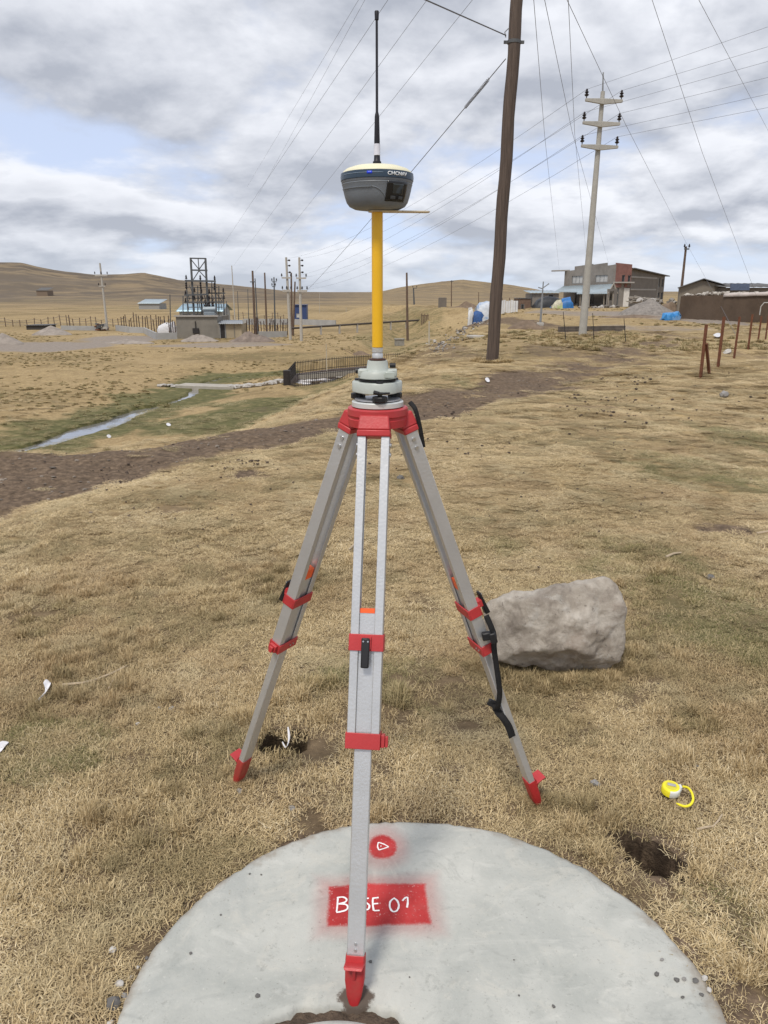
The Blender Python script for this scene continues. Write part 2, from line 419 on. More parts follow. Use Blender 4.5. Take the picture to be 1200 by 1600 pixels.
def ground_material():
    m, nt, bs = principled('ground_earth_and_turf'); N, L = nt.nodes, nt.links
    geo = N.new('ShaderNodeNewGeometry')
    def noise(sc, det=6, rough=.6, vec=None):
        n = N.new('ShaderNodeTexNoise'); n.inputs['Scale'].default_value = sc; n.inputs['Detail'].default_value = det; n.inputs['Roughness'].default_value = rough
        L.new(vec or geo.outputs['Position'], n.inputs['Vector']); return n.outputs[0]
    def ramp(v, *el):
        r = N.new('ShaderNodeValToRGB'); L.new(v, r.inputs[0]); e = r.color_ramp.elements
        while len(e) < len(el): e.new(.5)
        for k, (p, c) in enumerate(el): e[k].position = p; e[k].color = (*c, 1)
        return r.outputs[0]
    def mix(f, a, b, mode='MIX'):
        n = N.new('ShaderNodeMix'); n.data_type = 'RGBA'; n.blend_type = mode
        for i, v in ((0, f), (6, a), (7, b)):
            if isinstance(v, (int, float)): n.inputs[i].default_value = v
            elif isinstance(v, tuple): n.inputs[i].default_value = (*v, 1)
            else: L.new(v, n.inputs[i])
        return n.outputs[2]
    def mr(v, a, b, c=0., d=1.):
        n = N.new('ShaderNodeMapRange'); n.interpolation_type = 'SMOOTHSTEP'; L.new(v, n.inputs[0])
        for i, q in ((1, a), (2, b), (3, c), (4, d)): n.inputs[i].default_value = q
        return n.outputs[0]
    def mul(a, b):
        n = N.new('ShaderNodeMath'); n.operation = 'MULTIPLY'
        for i, v in enumerate((a, b)):
            if isinstance(v, (int, float)): n.inputs[i].default_value = v
            else: L.new(v, n.inputs[i])
        return n.outputs[0]
    def add(a, b, op='ADD'):
        n = N.new('ShaderNodeMath'); n.operation = op
        for i, v in enumerate((a, b)):
            if isinstance(v, (int, float)): n.inputs[i].default_value = v
            else: L.new(v, n.inputs[i])
        return n.outputs[0]
    def attr(a):
        n = N.new('ShaderNodeAttribute'); n.attribute_name = a; return n.outputs['Fac']
    fine, mid, wide, vast = noise(90, 4, .7), noise(9, 6, .65), noise(.55, 6, .6), noise(.03, 8, .62)
    straw = ramp(mid, (.28, (.215, .165, .096)), (.5, (.36, .288, .178)), (.72, (.51, .42, .275)))
    straw = mix(mr(wide, .48, .62, 0, .5), straw, (.25, .195, .115))
    straw = mix(mr(vast, .45, .6, 0, .6), straw, (.235, .195, .115))
    straw = mix(mr(noise(.06, 9, .7), .50, .60, 0, .65), straw, (.19, .155, .092))
    straw = mix(mr(noise(.11, 5), .5, .62, 0, .45), straw, (.44, .362, .24))
    clump = noise(2.3, 9, .72)
    straw = mix(mr(clump, .52, .66, 0, .6), straw, (.20, .148, .082))
    straw = mix(mr(clump, .46, .36, 0, .6), straw, (.50, .395, .23))
    straw = mix(.55, straw, ramp(fine, (.3, (.15, .115, .07)), (.62, (.54, .43, .27))), 'SOFT_LIGHT')
    soil = ramp(noise(14, 8, .7), (.3, (.065, .046, .03)), (.55, (.13, .093, .06)), (.78, (.23, .17, .105)))
    straw = mix(attr('soil'), straw, soil)
    greenc = ramp(noise(2.4, 8, .7), (.3, (.055, .058, .022)), (.52, (.12, .115, .048)), (.7, (.24, .20, .10)))
    gm = mr(add(attr('green'), mul(add(noise(1.1, 8, .68), .5, 'SUBTRACT'), 1.6)), .2, .95)
    c = mix(gm, straw, greenc)
    dirtc = ramp(noise(16, 7, .7), (.3, (.062, .045, .031)), (.52, (.14, .10, .069)), (.75, (.29, .215, .145)))
    dm = mr(add(attr('dirt'), add(mul(add(noise(5, 8, .75), .5, 'SUBTRACT'), 1.1), mul(add(noise(.9, 6, .6), .5, 'SUBTRACT'), .7))), .22, .80)
    c = mix(dm, c, dirtc)
    hole_shade = ramp(noise(30, 5, .7), (.3, (.016, .011, .008)), (.7, (.045, .032, .023)))  # shade inside the dug holes, painted as near-black ground colour
    c = mix(attr('hole_shade'), c, hole_shade)
    gravc = ramp(noise(3, 8, .7), (.3, (.19, .16, .135)), (.7, (.32, .275, .235)))
    gv = mr(add(attr('gravel'), mul(add(wide, .5, 'SUBTRACT'), .7)), .3, .7)
    c = mix(gv, c, gravc)
    # scrub on the far hills
    c = mix(mul(attr('scrub'), .75), c, (.20, .155, .105))
    c = mix(mul(attr('scrub'), mr(noise(.02, 10, .72), .42, .58)), c, (.115, .092, .068))
    c = mix(mul(attr('scrub'), mr(noise(.005, 8, .65), .48, .60, 0, .7)), c, (.145, .118, .09))
    L.new(c, bs.inputs['Base Color']); bs.inputs['Roughness'].default_value = .95; bs.inputs['Specular IOR Level'].default_value = .15
    b = N.new('ShaderNodeBump'); b.inputs['Strength'].default_value = .6; b.inputs['Distance'].default_value = .02
    L.new(add(noise(55, 5, .7), mul(noise(7, 5, .6), 2.0)), b.inputs['Height']); L.new(b.outputs[0], bs.inputs['Normal'])
    return m
def build_ground():
    ys = [0.75]                       # y' = y + 1.2
    while ys[-1] < 9000:
        q = ys[-1]
        ys.append(q * (1.004 if 2.2 < q < 3.9 else 1.0075 if q < 120 else 1.016))
    ys = np.array(ys)
    ts = np.concatenate([np.linspace(-3, -.72, 26)[:-1], np.linspace(-.72, .72, 321), np.linspace(.72, 3, 26)[1:]])
    T, Y = np.meshgrid(ts, ys); X = T * Y; Yw = Y - 1.2
    Z = height(X, Yw)
    nR, nC = X.shape
    dirt, green, gravel = ground_masks(X.ravel(), Yw.ravel())
    px = 600 + T.ravel() * 1250; scrub = sstep(150, 600, Yw.ravel()) * (.45 + .55 * sstep(620, 480, px))
    soil = .85 * (1 - sstep(2.5, 7, Yw.ravel()))
    hole_shade = np.zeros(X.size)  # mask for the painted shade: hole interiors, fading out past the rim
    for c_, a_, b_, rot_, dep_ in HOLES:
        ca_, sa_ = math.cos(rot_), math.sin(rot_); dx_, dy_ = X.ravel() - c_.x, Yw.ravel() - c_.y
        hole_shade = np.maximum(hole_shade, 1 - sstep(.95, 1.25, np.hypot((dx_ * ca_ + dy_ * sa_) / a_, (-dx_ * sa_ + dy_ * ca_) / b_) + .22 * fbm(X.ravel() * 16, Yw.ravel() * 16, 2)))
    co = np.stack([X.ravel(), Yw.ravel(), Z.ravel()], 1)
    idx = np.arange(nR * nC).reshape(nR, nC)
    quads = np.stack([idx[:-1, :-1], idx[:-1, 1:], idx[1:, 1:], idx[1:, :-1]], -1).reshape(-1, 4)
    cen = co[quads].mean(1)
    td, _ = polydist(cen[:, 0], cen[:, 1], TRACK)
    tm = (td + .35 * fbm(cen[:, 0] * .8, cen[:, 1] * .8, 3) < .95) & (cen[:, 1] < 60)
    far = cen[:, 1] > 420
    mat = ground_material()
    for nm, sel in (('ground', ~tm & ~far), ('dirt_track', tm), ('hills', far)):
        q = quads[sel]; u, inv = np.unique(q, return_inverse=True)
        me = bpy.data.meshes.new(nm)
        me.from_pydata(co[u].tolist(), [], inv.reshape(-1, 4).tolist())
        for an, arr in (('dirt', dirt), ('green', green), ('gravel', gravel), ('scrub', scrub), ('soil', soil), ('hole_shade', hole_shade)):
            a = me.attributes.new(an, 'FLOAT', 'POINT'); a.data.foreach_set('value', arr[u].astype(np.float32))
        cs = cen[sel]; sm = np.ones(len(q), bool)
        for c, a, b, rot, dep in HOLES: sm &= np.hypot(cs[:, 0] - c.x, cs[:, 1] - c.y) > max(a, b) * 1.25
        me.polygons.foreach_set('use_smooth', sm); me.materials.append(mat)
        o = bpy.data.objects.new(nm, me); COL.objects.link(o); tag(o, kind='structure')
    # the rest of the country behind the camera
    mb = MB(); mb.grid([[(x, y, -.35) for x in (-6000, -40, 40, 6000)] for y in (-6000, -60, -.6)])
    o = mb.build('ground', mat, origin=(0, 0, -.35)); tag(o, kind='structure')
    # stream water
    mb = MB(); rows = []
    for i, p in enumerate(STREAM):
        a = STREAM[max(i - 1, 0)]; b = STREAM[min(i + 1, len(STREAM) - 1)]; d = (b - a); n = Vector((-d.y, d.x, 0)).normalized()
        rows.append([p + n * 2.3, p - n * 2.3])
    z = PLAIN - .21
    mb.grid([[(q.x, q.y, z) for q in r] for r in rows])
    m, nt, bs = principled('stream_water'); N, L = nt.nodes, nt.links
    bs.inputs['Base Color'].default_value = (.20, .195, .185, 1); bs.inputs['Roughness'].default_value = .06; bs.inputs['IOR'].default_value = 1.5; bs.inputs['Specular IOR Level'].default_value = .9
    n = N.new('ShaderNodeTexNoise'); n.inputs['Scale'].default_value = 2.5; n.inputs['Detail'].default_value = 4
    b = N.new('ShaderNodeBump'); b.inputs['Strength'].default_value = .12; b.inputs['Distance'].default_value = .05
    tcn = N.new('ShaderNodeTexCoord'); L.new(tcn.outputs['Object'], n.inputs['Vector']); L.new(n.outputs[0], b.inputs['Height']); L.new(b.outputs[0], bs.inputs['Normal'])
    o = mb.build('stream_water', m); tag(o, kind='structure')
build_ground()

# ------------------------------------------------------------------ concrete slab of the manhole
PAD_Z = 0.018
RED = (.50, .022, .028)
def slab_material():
    m, nt, bs = principled('slab_concrete_with_spray_paint'); N, L = nt.nodes, nt.links
    geo = N.new('ShaderNodeNewGeometry'); pos = geo.outputs['Position']
    sep = N.new('ShaderNodeSeparateXYZ'); L.new(pos, sep.inputs[0])
    def mth(op, a, b=None, c=None, clamp=False):
        n = N.new('ShaderNodeMath'); n.operation = op; n.use_clamp = clamp
        for i, v in enumerate((a, b, c)):
            if v is None: continue
            if isinstance(v, (int, float)): n.inputs[i].default_value = v
            else: L.new(v, n.inputs[i])
        return n.outputs[0]
    def noise(sc, det=6, rough=.6, dist=0):
        n = N.new('ShaderNodeTexNoise'); n.inputs['Scale'].default_value = sc; n.inputs['Detail'].default_value = det; n.inputs['Roughness'].default_value = rough; n.inputs['Distortion'].default_value = dist
        L.new(pos, n.inputs['Vector']); return n.outputs[0]
    def mr(v, a, b, c=0., d=1.):
        n = N.new('ShaderNodeMapRange'); n.interpolation_type = 'SMOOTHSTEP'; L.new(v, n.inputs[0])
        for i, q in ((1, a), (2, b), (3, c), (4, d)): n.inputs[i].default_value = q
        return n.outputs[0]
    def mix(f, a, b):
        n = N.new('ShaderNodeMix'); n.data_type = 'RGBA'
        for i, v in ((0, f), (6, a), (7, b)):
            if isinstance(v, (int, float)): n.inputs[i].default_value = v
            elif isinstance(v, tuple): n.inputs[i].default_value = (*v, 1)
            else: L.new(v, n.inputs[i])
        return n.outputs[2]
    r = N.new('ShaderNodeValToRGB'); L.new(noise(3.2, 9, .62, .6), r.inputs[0])
    e = r.color_ramp.elements; e[0].position = .28; e[0].color = (.31, .325, .305, 1); e[1].position = .72; e[1].color = (.54, .54, .50, 1)
    c = r.outputs[0]
    c = mix(mr(noise(7, 10, .72, 1.2), .52, .64, 0, .55), c, (.50, .49, .44))
    c = mix(mr(noise(1.7, 8, .7, .8), .50, .66, 0, .6), c, (.33, .345, .33))
    c = mix(mr(noise(4.5, 10, .75, 1.5), .56, .62, 0, .3), c, (.28, .285, .265))
    c = mix(mr(noise(26, 8, .78, .3), .56, .68, 0, .6), c, (.25, .255, .235))
    c = mix(mr(noise(60, 6, .75), .40, .30, 0, .4), c, (.62, .61, .56))
    c = mix(mr(noise(120, 3, .7), .63, .72, 0, .5), c, (.16, .155, .14))
    # trowel sweeps
    mp = N.new('ShaderNodeMapping'); mp.inputs['Rotation'].default_value = (0, 0, .6); mp.inputs['Scale'].default_value = (3.0, 8.5, 1); L.new(pos, mp.inputs[0])
    tn = N.new('ShaderNodeTexNoise'); tn.inputs['Scale'].default_value = 1.0; tn.inputs['Detail'].default_value = 7; tn.inputs['Roughness'].default_value = .65; tn.inputs['Distortion'].default_value = 1.4; L.new(mp.outputs[0], tn.inputs['Vector'])
    c = mix(mr(tn.outputs[0], .54, .68, 0, .35), c, (.60, .595, .55))
    c = mix(mr(tn.outputs[0], .42, .30, 0, .3), c, (.25, .262, .25))
    # soil trodden on to the rim, and a hairline crack
    rx_ = mth('SUBTRACT', sep.outputs[0], PAD_C[0]); ry_ = mth('SUBTRACT', sep.outputs[1], PAD_C[1])
    rim = mth('ADD', mth('SQRT', mth('ADD', mth('MULTIPLY', rx_, rx_), mth('MULTIPLY', ry_, ry_))), mth('MULTIPLY', mth('SUBTRACT', noise(9, 8, .72), .5), .16))
    c = mix(mr(rim, PAD_R - .035, PAD_R + .02, 0, .75), c, (.24, .19, .14))
    # spray paint: a box and a disc with soft, speckled edges
    ctr = (PL(510, 1450, PAD_Z) + PL(508, 1385, PAD_Z) + PL(668, 1375, PAD_Z) + PL(677, 1446, PAD_Z)) / 4
    ex = (PL(677, 1446, PAD_Z) - PL(510, 1450, PAD_Z)); ang = math.atan2(ex.y, ex.x) + .012
    hw = ex.length / 2 * .985; hh = (PL(508, 1384, PAD_Z) - PL(510, 1449, PAD_Z)).length / 2 * 1.0
    wob = mth('MULTIPLY', mth('SUBTRACT', noise(11, 4, .55), .5), .024)
    spk = mth('MULTIPLY', mth('SUBTRACT', noise(260, 2, .6), .5), .010)
    dx = mth('SUBTRACT', sep.outputs[0], ctr.x); dy = mth('SUBTRACT', sep.outputs[1], ctr.y)
    u = mth('ADD', mth('MULTIPLY', dx, math.cos(ang)), mth('MULTIPLY', dy, math.sin(ang)))
    v = mth('SUBTRACT', mth('MULTIPLY', dy, math.cos(ang)), mth('MULTIPLY', dx, math.sin(ang)))
    db = mth('MAXIMUM', mth('SUBTRACT', mth('ABSOLUTE', u), hw), mth('SUBTRACT', mth('ABSOLUTE', v), hh))
    cd = PL(597, 1323, PAD_Z); rd = (PL(620.5, 1323, PAD_Z) - cd).length
    vx = mth('SUBTRACT', sep.outputs[0], cd.x); vy = mth('MULTIPLY', mth('SUBTRACT', sep.outputs[1], cd.y), .80)
    dd = mth('SUBTRACT', mth('SQRT', mth('ADD', mth('MULTIPLY', vx, vx), mth('MULTIPLY', vy, vy))), rd)
    d = mth('MINIMUM', db, dd)
    dn = mth('ADD', mth('ADD', d, wob), spk)
    core = mr(dn, .009, -.009); over = mr(dn, .06, -.004, 0, .34)
    red = mix(mr(noise(9, 6, .6), .35, .7), (.33, .026, .026), (.49, .046, .046))
    red = mix(mr(noise(150, 2, .6), .64, .72, 0, .6), red, (.62, .42, .40))
    red = mix(mr(noise(5, 8, .7), .55, .68, 0, .35), red, (.42, .15, .13))
    c = mix(mth('MAXIMUM', core, over), c, red)
    # damp mud stain where the leg point has dug into the joint
    fp = PL(556, 1560, PAD_Z); mx_ = mth('SUBTRACT', sep.outputs[0], fp.x); my_ = mth('SUBTRACT', sep.outputs[1], fp.y)
    md = mth('ADD', mth('SQRT', mth('ADD', mth('MULTIPLY', mx_, mx_), mth('MULTIPLY', my_, my_))), mth('MULTIPLY', mth('SUBTRACT', noise(18, 6, .7), .5), .07))
    c = mix(mr(md, .04, .03, 0, .95), c, (.085, .06, .045))
    L.new(c, bs.inputs['Base Color']); bs.inputs['Roughness'].default_value = .82; bs.inputs['Specular IOR Level'].default_value = .3
    b = N.new('ShaderNodeBump'); b.inputs['Strength'].default_value = .35; b.inputs['Distance'].default_value = .006
    L.new(mth('ADD', noise(45, 8, .7), mth('MULTIPLY', noise(8, 5, .6), 1.5)), b.inputs['Height']); L.new(b.outputs[0], bs.inputs['Normal'])
    return m
LID_C = PL(527, 1589, PAD_Z) + Vector((0, -.27, 0)); LID_R = .27
def build_slab():
    root = thing('manhole_slab', (PAD_C[0], PAD_C[1], -.08), 'round grey concrete slab with red spray paint under the tripod', 'slab')
    ms = slab_material()
    mb = MB(); rows = []
    ns = 220
    def outer(t): return PAD_R * (1 + .006 * math.sin(3 * t + 1) + .004 * math.sin(7 * t)) + .005 * mnoise.noise(Vector((math.cos(t) * 9, math.sin(t) * 9, 3))) + .006 * mnoise.noise(Vector((math.cos(t) * 30, math.sin(t) * 30, 3)))
    def inner(t): return .300 + .02 * mnoise.noise(Vector((math.cos(t) * 5, math.sin(t) * 5, 7))) + .012 * mnoise.noise(Vector((math.cos(t) * 16, math.sin(t) * 16, 7)))
    for k in range(ns + 1):
        t = 2 * math.pi * k / ns; c_, s_ = math.cos(t), math.sin(t)
        o = outer(t); i = inner(t)
        po = Vector((PAD_C[0] + c_ * o, PAD_C[1] + s_ * o, 0)); pi = Vector((LID_C.x + c_ * i, LID_C.y + .005 + s_ * i, 0))
        row = [(po.x, po.y, -.075), (po.x, po.y, PAD_Z - .018), (po.x - c_ * .005, po.y - s_ * .005, PAD_Z - .004), (po.x - c_ * .016, po.y - s_ * .016, PAD_Z)]
        for f in (.15, .3, .45, .6, .75, .9): 
            q = (po + (pi - po) * f); row.append((q.x, q.y, PAD_Z + .003 * mnoise.noise(Vector((q.x * 6, q.y * 6, 1)))))
        row += [(pi.x + c_ * .012, pi.y + s_ * .012, PAD_Z), (pi.x, pi.y, PAD_Z - .008), (pi.x, pi.y, -.06)]
        rows.append(row)
    mb.grid(rows); mb.build('slab_ring', ms, root, smooth=60)
    # joint filled with mud
    mb = MB(); rows = []
    for k in range(121):
        t = 2 * math.pi * k / 120
        rows.append([(LID_C.x + math.cos(t) * r, LID_C.y + math.sin(t) * r, PAD_Z - .022 + .010 * mnoise.noise(Vector((math.cos(t) * r * 40, math.sin(t) * r * 40, 2)))) for r in (.24, .262, .27, .28, .29, .30, .315, .335)])
    mb.grid(rows); mb.build('mud_joint', M('joint_mud', (.10, .072, .052), .95, var=.45, scale=40, bump=.8, bscale=120), root)
    lid = thing('concrete_disc', (LID_C.x, LID_C.y, -.03), 'small round concrete lid set in the mud joint at the bottom edge', 'lid')
    mb = MB(); mb.lathe([(.262, -.03), (.268, PAD_Z - .012), (.262, PAD_Z - .001), (.25, PAD_Z + .002), (.001, PAD_Z + .003)], (LID_C.x, LID_C.y, 0), 72)
    mb.build('lid_disc', ms, lid, smooth=50)
    # chalk-white hand lettering: strokes in photo pixels, laid on the slab
    def stroke(mb, pts, r=.0025):
        q = []
        for a in pts:
            p = PL(480 + a[0] / 5, 1280 + a[1] / 5, PAD_Z); q.append(Vector((p.x, p.y, PAD_Z + .0012 + .003 * mnoise.noise(Vector((p.x * 6, p.y * 6, 1))))))
        # smooth
        o = []
        for i in range(len(q) - 1):
            p0, p1, p2, p3 = q[max(i - 1, 0)], q[i], q[i + 1], q[min(i + 2, len(q) - 1)]
            for k in range(5):
                t = k / 5; o.append(.5 * ((2 * p1) + (p2 - p0) * t + (2 * p0 - 5 * p1 + 4 * p2 - p3) * t * t + (3 * p1 - p0 - 3 * p2 + p3) * t ** 3))
        o.append(q[-1]); rr = [r * (.85 + .3 * random.random()) for _ in o]
        mb.tube(o, rr, 6, flat=.35)
    white = M('white_marker_paint', (.82, .80, .80), .7, var=.12, scale=60)
    let = MB()
    for s in (([(240, 612), (236, 670), (230, 728)], [(232, 614), (280, 610), (308, 628), (296, 650), (245, 664)], [(245, 664), (300, 668), (318, 692), (296, 716), (228, 732)]),       # B
              ([(345, 728), (375, 612), (405, 728)], [(358, 685), (396, 685)]),                                                                                              # A
              ([(482, 622), (460, 626), (448, 645), (470, 662), (486, 680), (478, 706), (450, 712)],),                                                                       # S
              ([(514, 620), (512, 665), (520, 718)], [(510, 622), (558, 616)], [(514, 666), (555, 662)], [(520, 718), (566, 716)]),                                            # E
              ([(682, 618), (650, 645), (646, 690), (668, 722), (700, 716), (716, 680), (704, 640), (676, 618)],),                                                              # 0
              ([(744, 640), (764, 618), (784, 612)], [(784, 612), (786, 650), (780, 692)])):                                                                                   # 1
        for q in s: stroke(let, q)
    lt = let.build('lettering', white, root); tag(lt, 'white hand-painted letters reading BASE 01')
    tri = MB()
    for q in ([(556, 182), (550, 212), (560, 242)], [(556, 182), (600, 196), (636, 216)], [(636, 216), (600, 230), (560, 242)], [(574, 210), (579, 213)]): stroke(tri, q, .0019)
    tg = tri.build('triangle_mark', white, root); tag(tg, 'white painted triangle with a dot in a red disc')
build_slab()

# ------------------------------------------------------------------ tripod
ALU = M('brushed_aluminium', (.58, .59, .60), .38, .62, var=.05, scale=14, bump=.06, bscale=160, col2=(.53, .54, .55), var2=.25)
REDP = M('red_plastic', (.45, .036, .040), .42, var=.12, scale=10, bump=.06, bscale=160, spec=.5)
REDD = M('red_cast_foot', (.40, .022, .025), .45, var=.15, scale=12, bump=.05, bscale=90, col2=(.22, .10, .07), var2=.35)
BLK = M('black_plastic', (.012, .012, .014), .45, var=.2, scale=20)
WEB = M('black_webbing', (.012, .012, .013), .8, var=.3, scale=60, bump=.3, bscale=300)
ORG = M('orange_end_plug', (.85, .13, .03), .4, var=.05)
STEEL = M('zinc_screw', (.55, .56, .57), .3, .9, var=.1)
HC = Vector((-.016, 1.925, 0))             # tripod axis
HEAD_TOP = 1.322
FEET = [PL(553, 1578, PAD_Z - .02), PL(369, 1228, -.012), PL(842, 1262, -.012)]
def build_tripod():
    root = thing('survey_tripod', (HC.x, HC.y, 0), 'aluminium survey tripod with red head, red clamps and red feet', 'tripod')
    dirs = []
    for f in FEET:
        d = Vector((f.x - HC.x, f.y - HC.y, 0)).normalized(); dirs.append(d)
    # head: rounded triangular ring plate with three lobes
    def outline(r, lobe, a0):
        q = []
        for k in range(72):
            t = 2 * math.pi * k / 72; m = max(math.cos(t - math.atan2(d.y, d.x)) for d in dirs)
            q.append((math.cos(t) * (r + lobe * max(0, m) ** 6), math.sin(t) * (r + lobe * max(0, m) ** 6)))
        return q
    mb = MB()
    rows = []
    for r, z in ((.04, HEAD_TOP), (.070, HEAD_TOP), (.0735, HEAD_TOP - .003), (.0745, HEAD_TOP - .018), (.071, HEAD_TOP - .022), (.071, HEAD_TOP - .026), (.0735, HEAD_TOP - .028), (.072, HEAD_TOP - .046), (.05, HEAD_TOP - .048), (.045, HEAD_TOP - .03), (.04, HEAD_TOP - .01), (.04, HEAD_TOP)):
        o = outline(r, .004, 0); rows.append([(HC.x + a, HC.y + b, z) for a, b in o] + [(HC.x + o[0][0], HC.y + o[0][1], z)])
    mb.grid(rows); mb.build('head_plate', REDP, root, smooth=40)
    mb = MB(); mb.lathe([(.010, HEAD_TOP - .07), (.020, HEAD_TOP - .068), (.022, HEAD_TOP - .05), (.012, HEAD_TOP - .045), (.012, HEAD_TOP - .02)], HC, 20); mb.build('centre_screw', BLK, root)
    for i, f in enumerate(FEET):
        d = dirs[i]
        A = Vector((HC.x, HC.y, HEAD_TOP - .030)) + d * .064
        ax = (f - A); Ln = ax.length; ax.normalize()
        w = Vector((-d.y, d.x, 0)); n = w.cross(ax); 
        if n.dot(d) < 0: n = -n
        def q(a, b, t): return A + w * a + n * b + ax * t
        def tpx(py):
            lo, hi = 0., Ln
            for _ in range(40):
                m = (lo + hi) / 2
                if proj(A + ax * m)[1] < py: lo = m
                else: hi = m
            return lo
        if i == 0: ts = [tpx(v) for v in (684, 953, 990, 1016, 1143, 1168, 1490)]
        TS = ts
        t_rail, t_plug, t_c1, t_c1e, t_c2, t_c2e, t_foot = TS
        def bx(mb, a0, a1, b0, b1, t0, t1): return mb.hexa([q(a0, b0, t0), q(a1, b0, t0), q(a1, b1, t0), q(a0, b1, t0), q(a0, b0, t1), q(a1, b0, t1), q(a1, b1, t1), q(a0, b1, t1)])
        def prof(mb, poly, t0, t1): return mb.prism(poly, lambda a, b: q(a, b, t0), lambda a, b: q(a, b, t1))
        extra = .02 if i else 0
        tc2, tc2e, tc1, tc1e, tpl = t_c2, t_c2e, t_c1, t_c1e, t_plug
        if i:                             # the rear legs are drawn out less: clamps sit closer together
            L1, L2, L3 = ((933, 1003, 898), (950, 1006, 915))[i - 1]
            tc1 = tpx(L1) - .016; tc1e = tc1 + .032; tc2 = tpx(L2) - .016; tc2e = tc2 + .032; tpl = tpx(L3)
        tf = Ln - (Ln - t_foot)*(.9 if i else 1)
        mb = MB(); prof(mb, [(-.0205, -.011), (.0205, -.011), (.0205, .011), (-.0205, .011)], tpl + .004, tf + .02)
        leg = mb.build('leg', ALU, root, origin=A, bevel=.0025)
        # reflective orange plug on the upper end of the inner tube
        mb = MB(); bx(mb, -.0175, .0175, -.0122, .0122, tpl - (.004 if i == 0 else .026), tpl + .007); mb.build('end_plug', ORG, leg)
        for s in (-1, 1):
            mb = MB(); o = .0385 * s; e = .0185 * s
            prof(mb, [(o, -.0165), (o, .0165), (e, .0165), (e, .0125), (e + .008 * s, .0125), (e + .008 * s, -.0125), (e, -.0125), (e, -.0165)][::s], t_rail - .003, tc2 + .008)
            mb.build('rail', ALU, leg, bevel=.0012)
            for k in (.028, .052):
                mb = MB(); mb.cyl(q(o, -.001, t_rail + k - .01), q(o + .004 * s, -.001, t_rail + k - .01), .0058, .005, 12); mb.build('bolt', STEEL, leg)
        # hinge bracket
        mb = MB()
        p0_ = [(-.035, -.02), (.035, -.02), (.035, .021), (-.035, .021)]; p1_ = [(-.0395, -.02), (.0395, -.02), (.0395, .024), (-.0395, .024)]
        mb.hexa([q(*a, -.014) for a in p0_] + [q(*a, t_rail - .016) for a in p1_]); mb.build('hinge_bracket', REDP, leg, bevel=.003)
        mb = MB()
        p = [(-.0400, -.02), (.0400, -.02), (.0400, .0245), (-.0400, .0245)]; p2 = [(-.0412, -.02), (.0412, -.02), (.0412, .0215), (-.0412, .0215)]
        mb.prism([0, 1, 2, 3], lambda a: q(*p[a], t_rail * .45), lambda a: q(*p2[a], t_rail)) if False else mb.hexa([q(*a, t_rail - .0158) for a in p] + [q(*a, t_rail) for a in p2])
        mb.build('bracket_cap', REDP, leg, bevel=.003)
        # two clamp collars
        for k, (a, b) in enumerate(((tc1, tc1e), (tc2, tc2e))):
            mb = MB(); W = .0415; D = .0195
            for (a0, a1, b0, b1) in ((-W, W, .0168, .0205), (-W, W, -.0205, -.0168), (-W, -.0388, -.0168, .0168), (.0388, W, -.0168, .0168)): bx(mb, a0, a1, b0, b1, a, b)
            cl = mb.build('clamp_collar', REDP, leg, bevel=.0012)
            if k == 0:
                mb = MB(); lo_ = .014 if i else .0; mb.cyl(q(-.008, .024 + lo_, (a + b) / 2), q(.01, .024 + lo_, (a + b) / 2), .006, .006, 10); bx(mb, -.012, .012, .0207, .027 + lo_, a + .006, b - .006); mb.build('clamp_hinge', REDP, leg)
                mb = MB(); l0 = (a + b) / 2 - .012
                l1 = l0 + .07 if not i else l0 + .055; l0 -= .02 if i else 0; mb.hexa([q(-.010, .0262 + lo_, l0), q(.010, .0262 + lo_, l0), q(.010, .033 + lo_, l0), q(-.010, .033 + lo_, l0), q(-.0095, .027 + lo_, l1), q(.0095, .027 + lo_, l1), q(.0095, .037 + lo_ * 1.4, l1), q(-.0095, .037 + lo_ * 1.4, l1)])
                mb.build('clamp_lever', BLK, leg, bevel=.003)
                for s_ in (-.005, .006):
                    mb = MB(); mb.cyl(q(s_, .0325 + lo_, l0 + .008), q(s_, .0352 + lo_, l0 + .008), .002, .002, 8); mb.build('screw', STEEL, leg)
            else:
                mb = MB(); bx(mb, .0417, .051, -.012, .012, a + .004, b - .004); bx(mb, .051, .0585, -.006, .006, a + .008, b - .004); mb.build('clamp_tab', REDP, leg, bevel=.0015)
                for s_ in (.008, .022):
                    mb = MB(); mb.cyl(q(-.03 + s_, -.0205, a + .016), q(-.03 + s_, -.023, a + .016), .003, .003, 8); mb.build('screw', STEEL, leg)
        # foot: sleeve, step plate and hardened point
        mb = MB()
        prof_ = [(tf, .0225, .0135), (tf + .01, .0232, .0145), (tf + (Ln - tf) * .45, .0225, .0145), (tf + (Ln - tf) * .72, .0175, .0125), (tf + (Ln - tf) * .92, .0095, .008), (Ln + .004, .004, .004)]
        rows = []
        for t, a, b in prof_: rows.append([q(math.cos(k / 16 * 2 * math.pi) ** 1 * a * (1.0 if True else 1), math.sin(k / 16 * 2 * math.pi) * b, t) for k in range(17)])
        rows = [[q(max(-a, min(a, math.cos(k / 24 * 2 * math.pi) * a * 1.25)), max(-b, min(b, math.sin(k / 24 * 2 * math.pi) * b * 1.25)), t) for k in range(25)] for t, a, b in prof_]
        mb.grid(rows); n_ = len(rows) * 25
        mb.add([p_ for p_ in rows[0][:-1]], [tuple(range(24))]); mb.add([p_ for p_ in rows[-1][:-1]], [tuple(range(24))])
        foot = mb.build('foot', REDD, leg, smooth=40)
        mb = MB(); t0 = tf - .001
        bx(mb, -.0205, .0205, .0138, .016, t0 - .001, t0 + .02)
